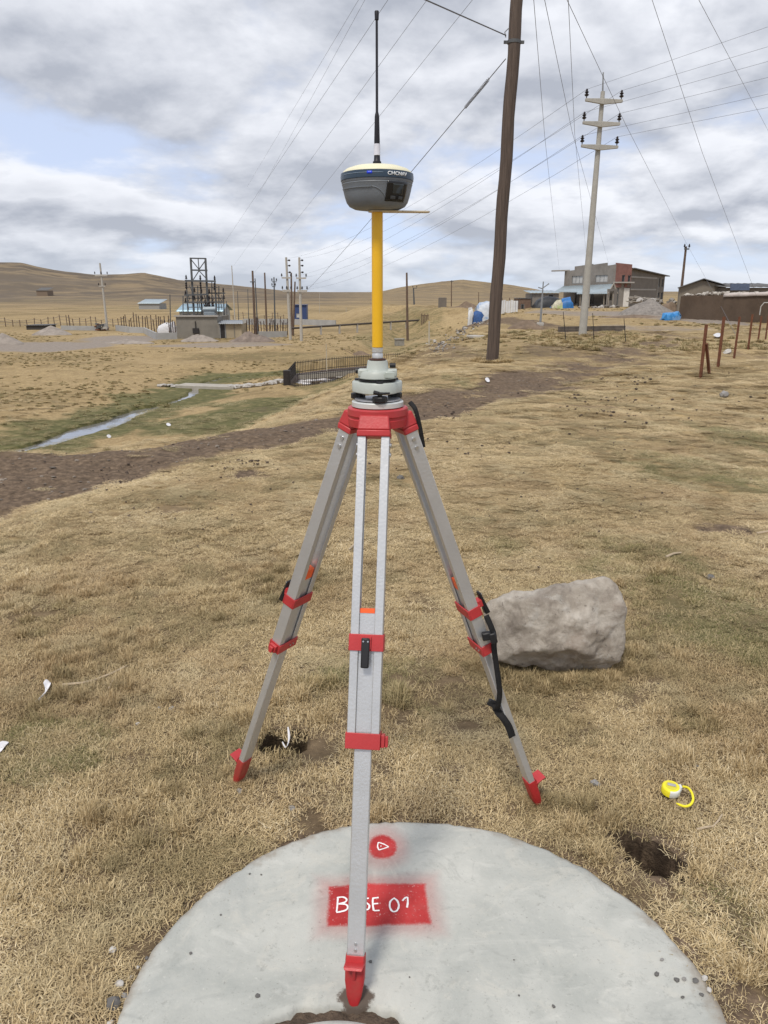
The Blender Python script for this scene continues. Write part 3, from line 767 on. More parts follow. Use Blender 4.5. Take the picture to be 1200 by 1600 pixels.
        mb.hexa([q(-.0225, .012, t0 + .014), q(.0225, .012, t0 + .014), q(.0225, .047, t0 + .010), q(-.0225, .047, t0 + .010), q(-.0225, .012, t0 + .020), q(.0225, .012, t0 + .020), q(.0195, .050, t0 + .016), q(-.0195, .050, t0 + .016)])
        mb.hexa([q(-.003, .012, t0 + .020), q(.003, .012, t0 + .020), q(.003, .040, t0 + .017), q(-.003, .040, t0 + .017), q(-.003, .012, t0 + .055), q(.003, .012, t0 + .055), q(.003, .016, t0 + .054), q(-.003, .016, t0 + .054)])
        mb.build('foot_step', REDP, leg, bevel=.0015)
        for k in (.012, .026):
            mb = MB(); mb.cyl(q(0, .0108, tf - k), q(0, .0128, tf - k), .0042, .0036, 10); mb.build('screw', STEEL, leg)
        if i == 2: legframe = (q, tpx, leg)
    # carrying strap on the right leg
    q, tpx, leg = legframe
    def ribbon(name, pts, wd, nrm=None):
        pts = [Vector(p_) for p_ in pts]; o = []
        for i in range(len(pts) - 1):
            p0, p1, p2, p3 = pts[max(i - 1, 0)], pts[i], pts[i + 1], pts[min(i + 2, len(pts) - 1)]
            for k in range(6):
                t = k / 6; o.append(.5 * ((2 * p1) + (p2 - p0) * t + (2 * p0 - 5 * p1 + 4 * p2 - p3) * t * t + (3 * p1 - p0 - 3 * p2 + p3) * t ** 3))
        o.append(pts[-1]); rows = []
        for i, p_ in enumerate(o):
            d_ = (o[min(i + 1, len(o) - 1)] - o[max(i - 1, 0)]).normalized(); side = d_.cross(Vector((0.15, -1, .2)) if nrm is None else nrm).normalized()
            tw = math.sin(i * .35) * .25; rows.append([p_ - side * wd / 2 + Vector((0, tw * wd * .3, 0)), p_ + side * wd / 2 - Vector((0, tw * wd * .3, 0))])
        mb = MB(); mb.grid(rows); return mb.build(name, WEB, root, solid=.0022, smooth=60)
    sgn = 1 if q(.05, 0, .1).x > q(-.05, 0, .1).x else -1
    e = .047 * sgn
    ribbon('carrying_strap', [q(e * .3, .03, -.03), q(e * .75, .030, -.016), q(e * .86, .027, .012), q(e * .84, .024, .04), q(e * .7, .018, tpx(700))], .011)
    ribbon('strap_loop', [q(e * .9, .028, tpx(960)), q(e * 1.2, .026, tpx(985)), q(e * 1.0, .016, tpx(1008)), q(e * .92, .004, tpx(1040)), q(e * .80, -.008, tpx(1070)), q(e * .45, -.022, tpx(1092)), q(-e * .1, -.026, tpx(1104))], .016)
    ribbon('strap_end', [q(-e * .3, -.02, tpx(1096)), q(e * .1, -.022, tpx(1106)), q(e * .42, -.019, tpx(1112)), q(e * .52, -.013, tpx(1126)), q(e * .5, -.013, tpx(1142))], .022)
    mb = MB(); c = q(-e * .35, -.022, tpx(1098)); mb.box(c, (.034, .012, .022), Matrix.Rotation(.5, 4, 'Y')); mb.box(c + Vector((.02, 0, -.014)), (.03, .014, .02), Matrix.Rotation(.6, 4, 'Y')); mb.build('buckle', BLK, root, bevel=.003)
    mb = MB(); c = q(e * 1.25, .02, tpx(988)); mb.box(c, (.02, .024, .032), Matrix.Rotation(-.3, 4, 'Y')); mb.box(c + Vector((-.018, 0, .004)), (.026, .018, .024), Matrix.Rotation(-.2, 4, 'Y')); mb.build('strap_adjuster', BLK, root, bevel=.004)
build_tripod()

# ------------------------------------------------------------------ tribrach, rod and receiver
def zpx(py, Y): return P(591, py, Y).z
CX, CY = HC.x, HC.y
OFFW = M('pale_grey_enamel', (.43, .465, .435), .42, var=.06, scale=20, bump=.03, bscale=200, spec=.5)
def build_tribrach():
    z0 = HEAD_TOP + .0005
    root = thing('tribrach', (CX, CY, z0), 'pale grey tribrach with black levelling screws on the red tripod head', 'tribrach')
    mb = MB(); mb.lathe([(.030, 0), (.060, 0), (.0645, .002), (.0645, .013), (.0625, .015), (.02, .016)], (CX, CY, z0), 48); mb.build('base_plate', M('silver_base', (.62, .64, .63), .4, .3, var=.06), root, smooth=40)
    # spring plate
    mb = MB(); mb.lathe([(.052, .0165), (.057, .0175), (.057, .02), (.052, .021)], (CX, CY, z0), 40); mb.build('spring_plate', M('dull_steel', (.5, .52, .58), .35, .6), root)
    for k in range(3):
        a = math.radians(-84 + 120 * k); c = Vector((CX + math.cos(a) * .054, CY + math.sin(a) * .054, z0))
        pts = []; n = 24
        mb = MB(); rows = []
        for r, z in ((.006, .0165), (.0165, .0175), (.0178, .02), (.0178, .029), (.0165, .031), (.006, .032)):
            rows.append([(c.x + math.cos(j / n * 2 * math.pi) * r * (1 + (.05 if j % 2 and r > .016 else 0)), c.y + math.sin(j / n * 2 * math.pi) * r * (1 + (.05 if j % 2 and r > .016 else 0)), z0 + z) for j in range(n + 1)])
        mb.grid(rows); mb.cyl(c + Vector((0, 0, .015)), c + Vector((0, 0, .06)), .006, .006, 10); mb.build('levelling_screw', BLK, root, smooth=25)
        cap = MB(); cap.cyl(c + Vector((0, 0, .0635)), c + Vector((0, 0, .0675)), .009, .008, 14); cap.build('screw_cap', BLK, root)
    # upper plate: rounded triangle
    def tri(r, lobe):
        q = []
        for k in range(60):
            t = 2 * math.pi * k / 60; m = max(math.cos(t - math.radians(-84 + 120 * j)) for j in range(3))
            q.append((math.cos(t) * (r + lobe * max(0, m) ** 3), math.sin(t) * (r + lobe * max(0, m) ** 3)))
        return q
    mb = MB(); rows = []
    for r, z in ((.02, .036), (.052, .036), (.0545, .038), (.0545, .060), (.0525, .0625), (.02, .063)):
        o = tri(r, .011); rows.append([(CX + a, CY + b, z0 + z) for a, b in o + o[:1]])
    mb.grid(rows); mb.build('upper_plate', OFFW, root, smooth=40)
    mb = MB(); mb.lathe([(.043, .064), (.0475, .066), (.0475, .068), (.04, .069)], (CX, CY, z0), 40); mb.build('lock_ring', BLK, root)
    mb = MB(); mb.tube([(CX - .004, CY - .066, z0 + .041), (CX + .012, CY - .068, z0 + .0405), (CX + .03, CY - .064, z0 + .041)], [.0035, .0028, .002], 8); mb.cyl((CX - .008, CY - .064, z0 + .043), (CX + .004, CY - .069, z0 + .041), .005, .004, 10); mb.build('lock_lever', BLK, root)
    # adapter carrier
    ad = MB(); ad.lathe([(.03, .070), (.0455, .070), (.0475, .072), (.0465, .082), (.043, .088), (.026, .090)], (CX, CY, z0), 40)
    ac = ad.build('carrier_body', OFFW, root, smooth=40)
    for s in (-1, 1): mb = MB(); mb.box((CX + s * .036, CY - .004, z0 + .084), (.024, .034, .018)); mb.build('carrier_shoulder', OFFW, ac, bevel=.003)
    mb = MB(); mb.box((CX + .03, CY - .0445, z0 + .082), (.024, .004, .014)); mb.build('vial_window', M('level_vial_glass', (.42, .47, .44), .1), ac, bevel=.001)
    mb = MB(); mb.cyl((CX - .045, CY, z0 + .088), (CX - .055, CY, z0 + .088), .007, .006, 14); mb.build('carrier_knob', BLK, root); mb = MB(); mb.cyl((CX + .045, CY + .01, z0 + .100), (CX + .03, CY + .01, z0 + .100), .006, .006, 12); mb.build('carrier_knob', BLK, root)
    top = zpx(563, CY)
    mb = MB(); mb.lathe([(.030, .089), (.0272, .094), (.0250, top - z0 - .004), (.024, top - z0), (.014, top - z0)], (CX, CY, z0), 40); mb.build('carrier_neck', OFFW, root, smooth=40)
    mb = MB(); mb.lathe([(.014, 0), (.0205, .0005), (.0205, .004), (.014, .0045)], (CX, CY, top + .0002), 32); mb.build('gasket', M('brown_gasket', (.07, .028, .02), .6), root)
    return top + .005
z_g = build_tribrach()
def build_rod():
    z1 = zpx(543, CY); z2 = zpx(330.5, CY)
    root = thing('extension_rod', (CX, CY, z_g), 'bright yellow extension rod with silver thread collar', 'rod')
    mb = MB(); mb.lathe([(.0125, 0), (.0135, .001), (.0135, .010), (.0125, .0115), (.0125, .014), (.0137, .015), (.0137, z1 - z_g), (.008, z1 - z_g + .001)], (CX, CY, z_g), 32); mb.build('collar', ALU, root, smooth=40)
    mb = MB(); mb.lathe([(.010, z1 + .0005), (.0133, z1 + .001), (.0133, z2 - .002), (.010, z2 - .0015)], (CX, CY, 0), 36)
    mb.build('tube', M('yellow_enamel', (.80, .455, .012), .38, var=.05, scale=8, spec=.5), root, smooth=40)
    return z2
z_r = build_rod()
def build_receiver():
    root = thing('gnss_receiver', (CX, CY, z_r), 'grey satellite receiver with cream dome and black whip antenna on yellow rod', 'receiver')
    # flat height plate under the housing
    mb = MB()
    dirp = Vector((.995, .10, 0)).normalized(); sd_ = Vector((-dirp.y, dirp.x, 0))
    pl = [(-.020, -.012), (-.012, -.019), (.012, -.019), (.118, -.0145), (.124, -.008), (.124, .008), (.118, .0145), (.012, .019), (-.012, .019), (-.020, .012)]
    mb.prism(pl, lambda a, b: Vector((CX, CY, z_r - .0015)) + dirp * a + sd_ * b, lambda a, b: Vector((CX, CY, z_r + .0015)) + dirp * a + sd_ * b)
    pt = mb.build('height_plate', M('cream_plastic_plate', (.60, .52, .38), .5, var=.1, scale=20), root, bevel=.0006); tag(pt, 'thin cream plate sticking out to the right')
    b = z_r + .002
    R = .0845
    prof = [(.012, 0), (.036, .0005), (.054, .0028), (.065, .008), (.0712, .016), (.0752, .028), (.0785, .041), (.0805, .051), (.0820, .0545), (.0813, .056), (.0822, .0575), (.0832, .0620)]
    body = MB(); body.lathe(prof, (CX, CY, b), 96)
    body.build('housing', M('grey_rubber_housing', (.165, .185, .21), .48, var=.08, scale=14, bump=.05, bscale=250), root, smooth=40)
    mb = MB(); mb.lathe([(.0815, .0622), (.0842, .0628), (.0848, .070), (.0838, .0782), (.081, .0792)], (CX, CY, b), 96); band = mb.build('band', M('dark_blue_band', (.035, .060, .095), .35, var=.06), root, smooth=40)
    mb = MB(); mb.lathe([(.0805, .0794), (.0785, .083), (.071, .0885), (.054, .094), (.028, .0975), (.001, .099)], (CX, CY, b), 80); mb.build('dome', M('cream_dome', (.72, .69, .50), .45, var=.05, scale=20), root, smooth=60)
    def onr(ang, z, rr): return (CX + math.sin(ang) * rr, CY - math.cos(ang) * rr, b + z)
    def rprof(z): return float(np.interp(z, [p[1] for p in prof], [p[0] for p in prof]))
    def patch(name, a0, a1, z0, z1, off, mat, parent, rc=.0, skew=0., th=.0016):
        mb = MB(); rows = []
        nz, na = 8, 14
        for i in range(nz + 1):
            v = i / nz; z = z0 + (z1 - z0) * v; row = []
            for j in range(na + 1):
                u = j / na; aa0 = a0 + skew * (1 - v); a = aa0 + (a1 - aa0) * u
                zz = z
                row.append(onr(a, zz, rprof(z) + off))
            rows.append(row)
        mb.grid(rows); o = mb.build(name, mat, parent, smooth=50, solid=th); return o
    d2 = math.radians
    pan = patch('control_panel', d2(17), d2(57), .014, .055, .0012, M('black_gloss_panel', (.012, .013, .015), .22, var=.1), root, skew=-.05)
    patch('display_screen', d2(27), d2(47), .028, .050, .0024, M('dark_display', (.03, .036, .038), .12, var=.1), pan, th=.0008)
    for k in (24, 40): patch('button', d2(k), d2(k + 9), .0185, .0245, .0024, M('dark_grey_button', (.06, .065, .07), .4), pan, th=.0012)
    patch('bumper_rib', d2(-80), d2(-8), .0425, .0445, .0010, MATS['grey_rubber_housing'], root, th=.0018)
    # curved moulding line on the left of the housing
    mb = MB(); mb.tube([onr(d2(-8 + 26 * (k / 10) ** 1), .0435 - .026 * (k / 10) ** 2, rprof(.0435 - .026 * (k / 10) ** 2) + .0003) for k in range(11)], .0011, 6); mb.build('moulding_rib', MATS['grey_rubber_housing'], root)
    # status light strip and its blue lamp
    mb = MB(); mb.grid([[onr(d2(a), z, .0851) for a in range(-62, 11, 3)] for z in (.0718, .0727)]); mb.build('light_strip', M('pale_blue_strip', (.25, .33, .42), .4), band, solid=.0005)
    mb = MB(); mb.grid([[onr(d2(a), z, .0853) for a in range(-15, -6, 2)] for z in (.0695, .0748)]); mb.build('status_lamp', M('blue_status_lamp', (.02, .05, .5), .3, emit=((.02, .06, .8), .25)), band, solid=.0006)
    # printed name, wrapped round the band
    cu = bpy.data.curves.new('name', 'FONT'); cu.body = 'CHCNAV'; cu.size = .0125; cu.align_x = 'CENTER'; cu.space_character = 1.0; cu.offset = .0003
    to = bpy.data.objects.new('name', cu); COL.objects.link(to)
    me = bpy.data.meshes.new_from_object(to.evaluated_get(bpy.context.evaluated_depsgraph_get()))
    vs = [v.co.copy() for v in me.vertices]; fs = [tuple(p.vertices) for p in me.polygons]
    bpy.data.objects.remove(to); bpy.data.meshes.remove(me)
    mb = MB(); mb.add([onr(d2(34) + v.x / .0853, .0672 + v.y * .85, .0853) for v in vs], fs)
    lt = mb.build('lettering', M('white_print', (.75, .78, .8), .5), band, solid=.0006, fixn=False); tag(lt, 'white letters reading CHCNAV')
    # whip antenna
    zb = b + .0991
    z = lambda py: zpx(py, CY)
    mb = MB(); mb.lathe([(.006, 0), (.0098, .0005), (.0098, .006), (.0075, .0085), (.0068, z(243) - zb)], (CX, CY, zb), 20)
    ant = mb.build('antenna', M('black_antenna_rubber', (.010, .010, .016), .5, var=.1), root, smooth=40)
    mb = MB(); mb.lathe([(.0066, z(243)), (.0076, z(243) + .0005), (.0072, z(225)), (.006, z(225) + .0003)], (CX, CY, 0), 20); mb.build('paper_label', M('white_label_band', (.62, .63, .72), .6, var=.1, scale=40), ant)
    mb = MB(); mb.lathe([(.0062, z(225)), (.0066, z(222)), (.0052, z(182)), (.0042, z(178)), (.0030, z(175)), (.0027, z(32)), (.0027, z(30))], (CX, CY, 0), 18); mb.build('whip', MATS['black_antenna_rubber'], ant, smooth=40)
    mb = MB(); mb.lathe([(.0029, z(32)), (.0044, z(31)), (.0050, z(18.5)), (.0042, z(17)), (.001, z(16.8))], (CX, CY, 0), 18); mb.build('tip', MATS['black_antenna_rubber'], ant, smooth=40)
build_receiver()

# ------------------------------------------------------------------ boulder
def build_boulder():
    c0 = (868, 980); Yb = 3.10; s = .00283
    outl = [(757, 948), (775, 937), (800, 929), (850, 921), (900, 910), (938, 904), (955, 910), (966, 935), (971, 960), (970, 1000), (962, 1024), (938, 1046), (918, 1052), (885, 1046), (850, 1040), (790, 1036), (765, 1030), (758, 990)]
    pts = [Vector(((a - c0[0]) * s, -(b - c0[1]) * s * 1.10)) for a, b in outl]
    planes = []
    n = len(pts)
    for i in range(n):
        p, q = pts[i], pts[(i + 1) % n]; e = q - p; nn = Vector((-e.y, e.x)).normalized()
        if nn.dot(p) < 0: nn = -nn
        planes.append((Vector((nn.x, 0, nn.y)), nn.dot(p)))
        if nn.y > .3: planes.append((Vector((nn.x * .86, .51, nn.y * .86)), nn.dot(p) * .86))
    planes += [(Vector((-.15, -1, .25)).normalized(), .17), (Vector((.35, -.9, .1)).normalized(), .19), (Vector((0, 1, .1)).normalized(), .2), (Vector((.1, -.75, .65)).normalized(), .185), (Vector((.0, -.8, -.55)).normalized(), .17), (Vector((-.6, -.7, .2)).normalized(), .22), (Vector((.55, .8, .2)).normalized(), .25), (Vector((-.5, .8, .3)).normalized(), .24)]
    bm = bmesh.new(); bmesh.ops.create_icosphere(bm, subdivisions=6, radius=1)
    for v in bm.verts:
        d = v.co.normalized(); acc = 0; pw = 46
        for nn, k in planes:
            c = d.dot(nn) / k
            if c > 0: acc += c ** pw
        r = acc ** (-1 / pw)
        p = d * r
        p -= d * .010 * abs(mnoise.noise(p * 8 + Vector((9, 4, 1)))) + d * .008 * abs(mnoise.noise(p * 22))
        p += d * (.010 * mnoise.noise(p * 7) + .012 * mnoise.noise(p * 14 + Vector((3, 1, 2))) + .006 * mnoise.noise(p * 32) + .0025 * mnoise.noise(p * 80))
        # scoops in the face
        for cc, rad, dep in (((.20, -.17, -.06), .07, .035), ((.05, -.19, .03), .07, .022), ((-.12, -.19, .0), .07, .012), ((.16, -.17, .1), .06, .01), ((.0, -.17, -.12), .08, .014)):
            dist = (p - Vector(cc)).length
            if dist < rad: p -= d * dep * (1 - (dist / rad) ** 2) ** 2
        v.co = p
    me = bpy.data.meshes.new('boulder'); bm.to_mesh(me); bm.free(); me.polygons.foreach_set('use_smooth', [True] * len(me.polygons))
    m, nt, bs = principled('boulder_stone'); N, L = nt.nodes, nt.links
    tc = N.new('ShaderNodeTexCoord')
    def noise(sc, det=8, rough=.65, dist=.4):
        n_ = N.new('ShaderNodeTexNoise'); n_.inputs['Scale'].default_value = sc; n_.inputs['Detail'].default_value = det; n_.inputs['Roughness'].default_value = rough; n_.inputs['Distortion'].default_value = dist; L.new(tc.outputs['Object'], n_.inputs['Vector']); return n_.outputs[0]
    def ramp(v, *el):
        r = N.new('ShaderNodeValToRGB'); L.new(v, r.inputs[0]); e = r.color_ramp.elements
        while len(e) < len(el): e.new(.5)
        for k, (p, c) in enumerate(el): e[k].position = p; e[k].color = (*c, 1)
        return r.outputs[0]
    def mix(f, a, b2):
        n_ = N.new('ShaderNodeMix'); n_.data_type = 'RGBA'; L.new(f, n_.inputs[0]); L.new(a, n_.inputs[6])
        if isinstance(b2, tuple): n_.inputs[7].default_value = (*b2, 1)
        else: L.new(b2, n_.inputs[7])
        return n_.outputs[2]
    def mr(v, a, b2, c=0., d=1.):
        n_ = N.new('ShaderNodeMapRange'); n_.interpolation_type = 'SMOOTHSTEP'; L.new(v, n_.inputs[0])
        for i, q in ((1, a), (2, b2), (3, c), (4, d)): n_.inputs[i].default_value = q
        return n_.outputs[0]
    c = ramp(noise(7), (.30, (.20, .168, .138)), (.5, (.40, .355, .30)), (.70, (.62, .575, .51)))
    c = mix(mr(noise(3.5), .52, .64, 0, .55), c, (.25, .195, .155))
    c = mix(mr(noise(12, 8, .7), .56, .66, 0, .6), c, (.50, .475, .43))
    c = mix(mr(noise(30, 6, .7), .60, .68, 0, .65), c, (.12, .105, .09))
    c = mix(mr(noise(75, 8, .8), .56, .66, 0, .5), c, (.17, .155, .14))
    c = mix(mr(noise(75, 8, .8), .42, .32, 0, .45), c, (.60, .575, .53))
    L.new(c, bs.inputs['Base Color']); bs.inputs['Roughness'].default_value = .9
    b_ = N.new('ShaderNodeBump'); b_.inputs['Strength'].default_value = .9; b_.inputs['Distance'].default_value = .02; L.new(noise(20, 12, .78), b_.inputs['Height']); L.new(b_.outputs[0], bs.inputs['Normal'])
    me.materials.append(m)
    o = bpy.data.objects.new('boulder', me); COL.objects.link(o)
    p = P(*c0, Yb); o.location = (p.x, Yb, p.z + .015); o.rotation_euler = (0, 0, -.05)
    tag(o, 'large grey brown boulder lying on the dry grass behind the right tripod leg', 'boulder')
build_boulder()

# ------------------------------------------------------------------ tape measure
def build_tape():
    c = PL(1047, 1238, .018); root = thing('tape_measure', c, 'small yellow and white tape measure with yellow wrist strap on the grass', 'tape measure')
    Y = M('yellow_plastic', (.80, .70, .03), .4, var=.06); Wt = M('white_plastic', (.66, .68, .66), .45, var=.08)
    mb = MB(); tl = Matrix.Rotation(.16, 4, 'X')
    def lath(prof, seg=40, sx=1.):
        b = MB(); b.lathe(prof, (0, 0, 0), seg); b.v = [tuple(c + (tl @ Vector((v[0] * sx, v[1], v[2])))) for v in b.v]; return b
    lath([(.001, .0), (.026, .0), (.029, .003), (.029, .023), (.026, .027), (.0255, .0272)]).build('case', Y, root, smooth=40)
    lath([(.0253, .0273), (.0225, .0283), (.001, .0286)]).build('face_ring', Y, root, smooth=40)
    lath([(.0185, .0286), (.0180, .0294), (.001, .0296)]).build('face_disc', M('yellow_dull_plastic', (.62, .55, .05), .5), root)
    b = MB(); b.box((.001, .002, .031), (.026, .011, .003), Matrix.Rotation(-.35, 4, 'Z')); b.v = [tuple(c + (tl @ Vector(v))) for v in b.v]; b.build('clip', M('grey_clip', (.42, .41, .42), .4, .3), root, bevel=.001)
    b = MB()
    rows = []
    for k in range(15):
        a = -2.0 + 2.35 * k / 14; rows.append([tuple(c + (tl @ Vector((math.cos(a) * r, math.sin(a) * r, z)))) for r, z in ((.0292, .002), (.0305, .004), (.0305, .023), (.0285, .0268), (.0258, .0280))])
    b.grid(rows); b.build('side_shell', Wt, root, smooth=50)
    b = MB(); b.box((.031, .006, .013), (.012, .016, .02)); b.v = [tuple(c + (tl @ Vector(v))) for v in b.v]; b.build('mouth', Wt, root, bevel=.002)
    px = [(1067, 1229), (1075, 1231), (1081, 1239), (1083, 1249), (1079, 1257), (1071, 1260), (1063, 1258), (1057, 1255)]
    pts = []
    for i, q in enumerate(px):
        p = PL(*q, .030 + .006 * math.sin(i)); pts.append(p)
    o = []
    for i in range(len(pts) - 1):
        p0, p1, p2, p3 = pts[max(i - 1, 0)], pts[i], pts[i + 1], pts[min(i + 2, len(pts) - 1)]
        for k in range(5):
            t = k / 5; o.append(.5 * ((2 * p1) + (p2 - p0) * t + (2 * p0 - 5 * p1 + 4 * p2 - p3) * t * t + (3 * p1 - p0 - 3 * p2 + p3) * t ** 3))
    o.append(pts[-1]); b = MB(); b.tube(o, [.0042] * (len(o) - 4) + [.0036, .003, .0026, .0022], 8); b.build('wrist_strap', Y, root, smooth=60)
build_tape()

# ------------------------------------------------------------------ stones, twigs, litter near by
STONE_G = M('grey_pebble', (.27, .26, .25), .85, var=.3, scale=30, bump=.3); STONE_D = M('dark_pebble', (.13, .125, .12), .8, var=.35, scale=40, bump=.3); STONE_L = M('pale_pebble', (.48, .46, .43), .85, var=.2, scale=30, bump=.2)
PEB = [stone_mesh('pebble', 40 + k, 2, .25, (STONE_G, STONE_D, STONE_L)[k % 3]) for k in range(9)]
def pebble(px, py, w, label, kind=0, onpad=False, group=None, name='pebble'):
    p = PL(px, py, PAD_Z) if onpad else G(px, py); r = w * mpp(p) / 2
    k = random.randrange(3) * 3 + kind
    o = place(name, PEB[k], None, p + Vector((0, 0, r * .35)), (r, r * random.uniform(.8, 1.), r * random.uniform(.8, 1.1)), (random.uniform(-.3, .3), random.uniform(-.3, .3), random.uniform(0, 6)))
    return tag(o, label, 'stone', group)
for q in ((1130, 620, 18, 'pale grey stone on the straw slope below the rusty fence posts', 0), (625, 748, 15, 'small dark pointed stone just right of the front leg rails', 1), (930, 1227, 20, 'flat grey tan stone in the grass left of the tape measure', 0),
          (375, 1237, 11, 'little grey pebble at the tip of the left tripod foot', 0), (381, 1208, 10, 'pale pebble touching the left tripod foot', 2), (248, 1108, 9, 'left of two lilac grey pebbles in the grass', 0), (269, 1108, 10, 'right of two lilac grey pebbles in the grass', 0),
          (456, 1265, 12, 'grey pebble in the grass above the slab left of the front leg', 0), (215, 1132, 7, 'tiny white pebble in the grass at left', 2), (1110, 905, 16, 'flat brown stone in the bare patch at right edge', 1), (1088, 1200, 12, 'grey brown stone half buried right of the tape measure', 1)):
    pebble(*q)
edge = [(178, 1572, 26, 1), (190, 1590, 18, 2), (187, 1540, 16, 2), (205, 1528, 9, 0), (196, 1557, 12, 0), (215, 1512, 8, 2), (230, 1498, 8, 1), (172, 1600, 12, 2), (176, 1485, 14, 2), (322, 1416, 9, 0), (313, 1424, 7, 1), (300, 1437, 7, 0)]
ORD = ('first', 'second', 'third', 'fourth', 'fifth', 'sixth', 'seventh', 'eighth', 'ninth', 'tenth', 'eleventh', 'twelfth')
for n_, (a, b, w, k) in enumerate(sorted(edge, key=lambda q: -q[1])): pebble(a, b, w, f'loose pebble along the left rim of the round slab, {ORD[n_]} up from the bottom edge', k, False, 'pebbles along the left rim')
for n_, (a, b, w, k) in enumerate(sorted([(1057, 1532, 10, 1), (1069, 1531, 8, 0), (1087, 1534, 11, 1), (1026, 1523, 9, 1), (1096, 1555, 9, 1), (1066, 1559, 7, 1), (1034, 1500, 7, 0), (1101, 1530, 11, 2), (1108, 1548, 10, 2)])):
    pebble(a, b, w, f'pebble on the right rim of the round slab, {ORD[n_]} from the left of nine', k, True, 'pebbles on the right rim')
for n_, (a, b, w) in enumerate(sorted([(403, 1557, 9), (865, 1573, 7), (579, 1503, 6), (298, 1490, 5), (390, 1366, 4), (408, 1367, 4), (640, 1527, 3), (803, 1500, 3), (811, 1556, 4), (345, 1430, 4)])):
    pebble(a, b, w, f'tiny dark grit stone on the face of the round slab, {ORD[n_]} from the left', 1, True, 'grit on the slab face')
def twig(px, r, label, col=(.42, .34, .24), lift=.012):
    pts = [G(*q) + Vector((0, 0, lift + .006 * math.sin(i * 2.1))) for i, q in enumerate(px)]
    mb = MB(); mb.tube(pts, [r * (1 - .5 * i / len(pts)) for i in range(len(pts))], 6); return tag(mb.build('twig', M('dry_stem', col, .8, var=.2, scale=40)), label, 'twig')
twig([(98, 1074), (130, 1073), (150, 1064), (175, 1056), (198, 1046)], .006, 'long dry stem curving through the grass at left')
twig([(170, 1080), (176, 1070), (182, 1058)], .003, 'short forked straw below the long stem at left')
twig([(1088, 1301), (1102, 1300), (1114, 1294), (1122, 1287), (1127, 1280)], .004, 'curved pale straw beside the right hole')
twig([(1040, 873), (1052, 869), (1064, 865)], .008, 'short pale stick in the grass above the boulder', (.6, .52, .4))
twig([(1182, 836), (1200, 834)], .009, 'short pale stick at the right edge', (.6, .52, .4))
twig([(545, 862), (553, 855)], .007, 'white splinter beside the front leg rails', (.7, .68, .62))
WHITE_PL = M('thin_white_plastic', (.68, .67, .69), .35, var=.15, scale=20)
def litter(name, rows_px, label, lift=.02, cat='litter', mat=None, hs=None):
    mb = MB(); rows = []
    for i, r in enumerate(rows_px):
        row = []
        for j, q in enumerate(r):
            p = G(*q) if hs is None else PL(q[0], q[1], hs)
            row.append(p + Vector((0, 0, lift * (1 + .8 * math.sin(i * 1.9 + j * 2.3)))))
        rows.append(row)
    mb.grid(rows); o = mb.build(name, mat or WHITE_PL, solid=.002, smooth=80)
    md = o.modifiers.new('s', 'SUBSURF'); md.levels = 2; md.render_levels = 2
    return tag(o, label, cat)
litter('plastic_scrap', [[(68, 1074), (73, 1067), (80, 1069)], [(69, 1077), (75, 1075), (81, 1073)], [(73, 1084), (77, 1082), (80, 1081)], [(62, 1098), (64, 1096), (67, 1094)], [(56, 1104), (57, 1103), (58, 1102)]], 'torn white plastic scrap on the grass at left', .018)
litter('plastic_scrap', [[(-4, 1168), (4, 1164), (14, 1160)], [(-6, 1176), (5, 1172), (16, 1166)], [(-4, 1182), (4, 1178), (10, 1172)]], 'white plastic scrap cut by the left picture edge', .014)
def bagstrip():
    mb = MB(); c = HOLES[0][0]
    pts = [PL(441, 1158, .0), PL(444, 1166, -.0), PL(447, 1172, .0), PL(452, 1162, .01), PL(452, 1152, .01), PL(450, 1140, .02)]
    rows = []
    for i, p in enumerate(pts):
        w = [.001, .0016, .002, .0026, .0045, .0018][i]; rows.append([p + Vector((-w, -.004, .003 * i)), p + Vector((0, -.008, .002 + .003 * i)), p + Vector((w, .004, 0.003 * i))])
    mb.grid(rows); o = mb.build('plastic_strip', WHITE_PL, solid=.0015, smooth=80); md = o.modifiers.new('s', 'SUBSURF'); md.levels = 2; md.render_levels = 2
    tag(o, 'twisted white plastic strip poking out of the left hole', 'litter')
bagstrip()
litter('plastic_scrap', [[(259, 663), (263, 661), (267, 663)], [(260, 666), (264, 667), (268, 666)]], 'white scrap on the green bank near the stream', .03, hs=None)
litter('plastic_scrap', [[(757, 594), (762, 591), (766, 596)], [(758, 598), (762, 599), (765, 599)]], 'white scrap on the far verge of the track', .03)
litter('plastic_scrap', [[(166, 681), (170, 679), (174, 681)], [(167, 684), (171, 685), (174, 684)]], 'tiny white scrap by the water edge', .02)

# ================================================================== the place behind
WOOD = M('weathered_pole_wood', (.125, .085, .062), .85, var=.35, scale=7, bump=.5, bscale=30)
CONC = M('pole_concrete', (.36, .35, .32), .8, var=.12, scale=4, bump=.1)
DARKM = M('dark_galvanised', (.10, .105, .11), .6, .3, var=.2)
GREYM = M('grey_galvanised', (.26, .27, .28), .55, .4, var=.2)
INSUL = M('brown_porcelain', (.022, .016, .016), .3, var=.2)
RUST = M('rusty_steel', (.15, .058, .03), .85, var=.4, scale=8, bump=.3)
DKRUST = M('dark_rusty_steel', (.07, .04, .03), .9, var=.4, scale=3)
WIRE = M('conductor_wire', (.13, .13, .14), .6, .3, var=.1)
def insulator(parent, p, h=.24, r=.09, name='insulator'):
    mb = MB(); mb.lathe([(.02, -h * .35), (.02, 0), (r * .5, .0), (r * .95, h * .18), (r * .5, h * .3), (r * .5, h * .42), (r * .85, h * .55), (r * .4, h * .68), (r * .45, h * .85), (r * .2, h)], p, 10)
    return mb.build(name, INSUL, parent)

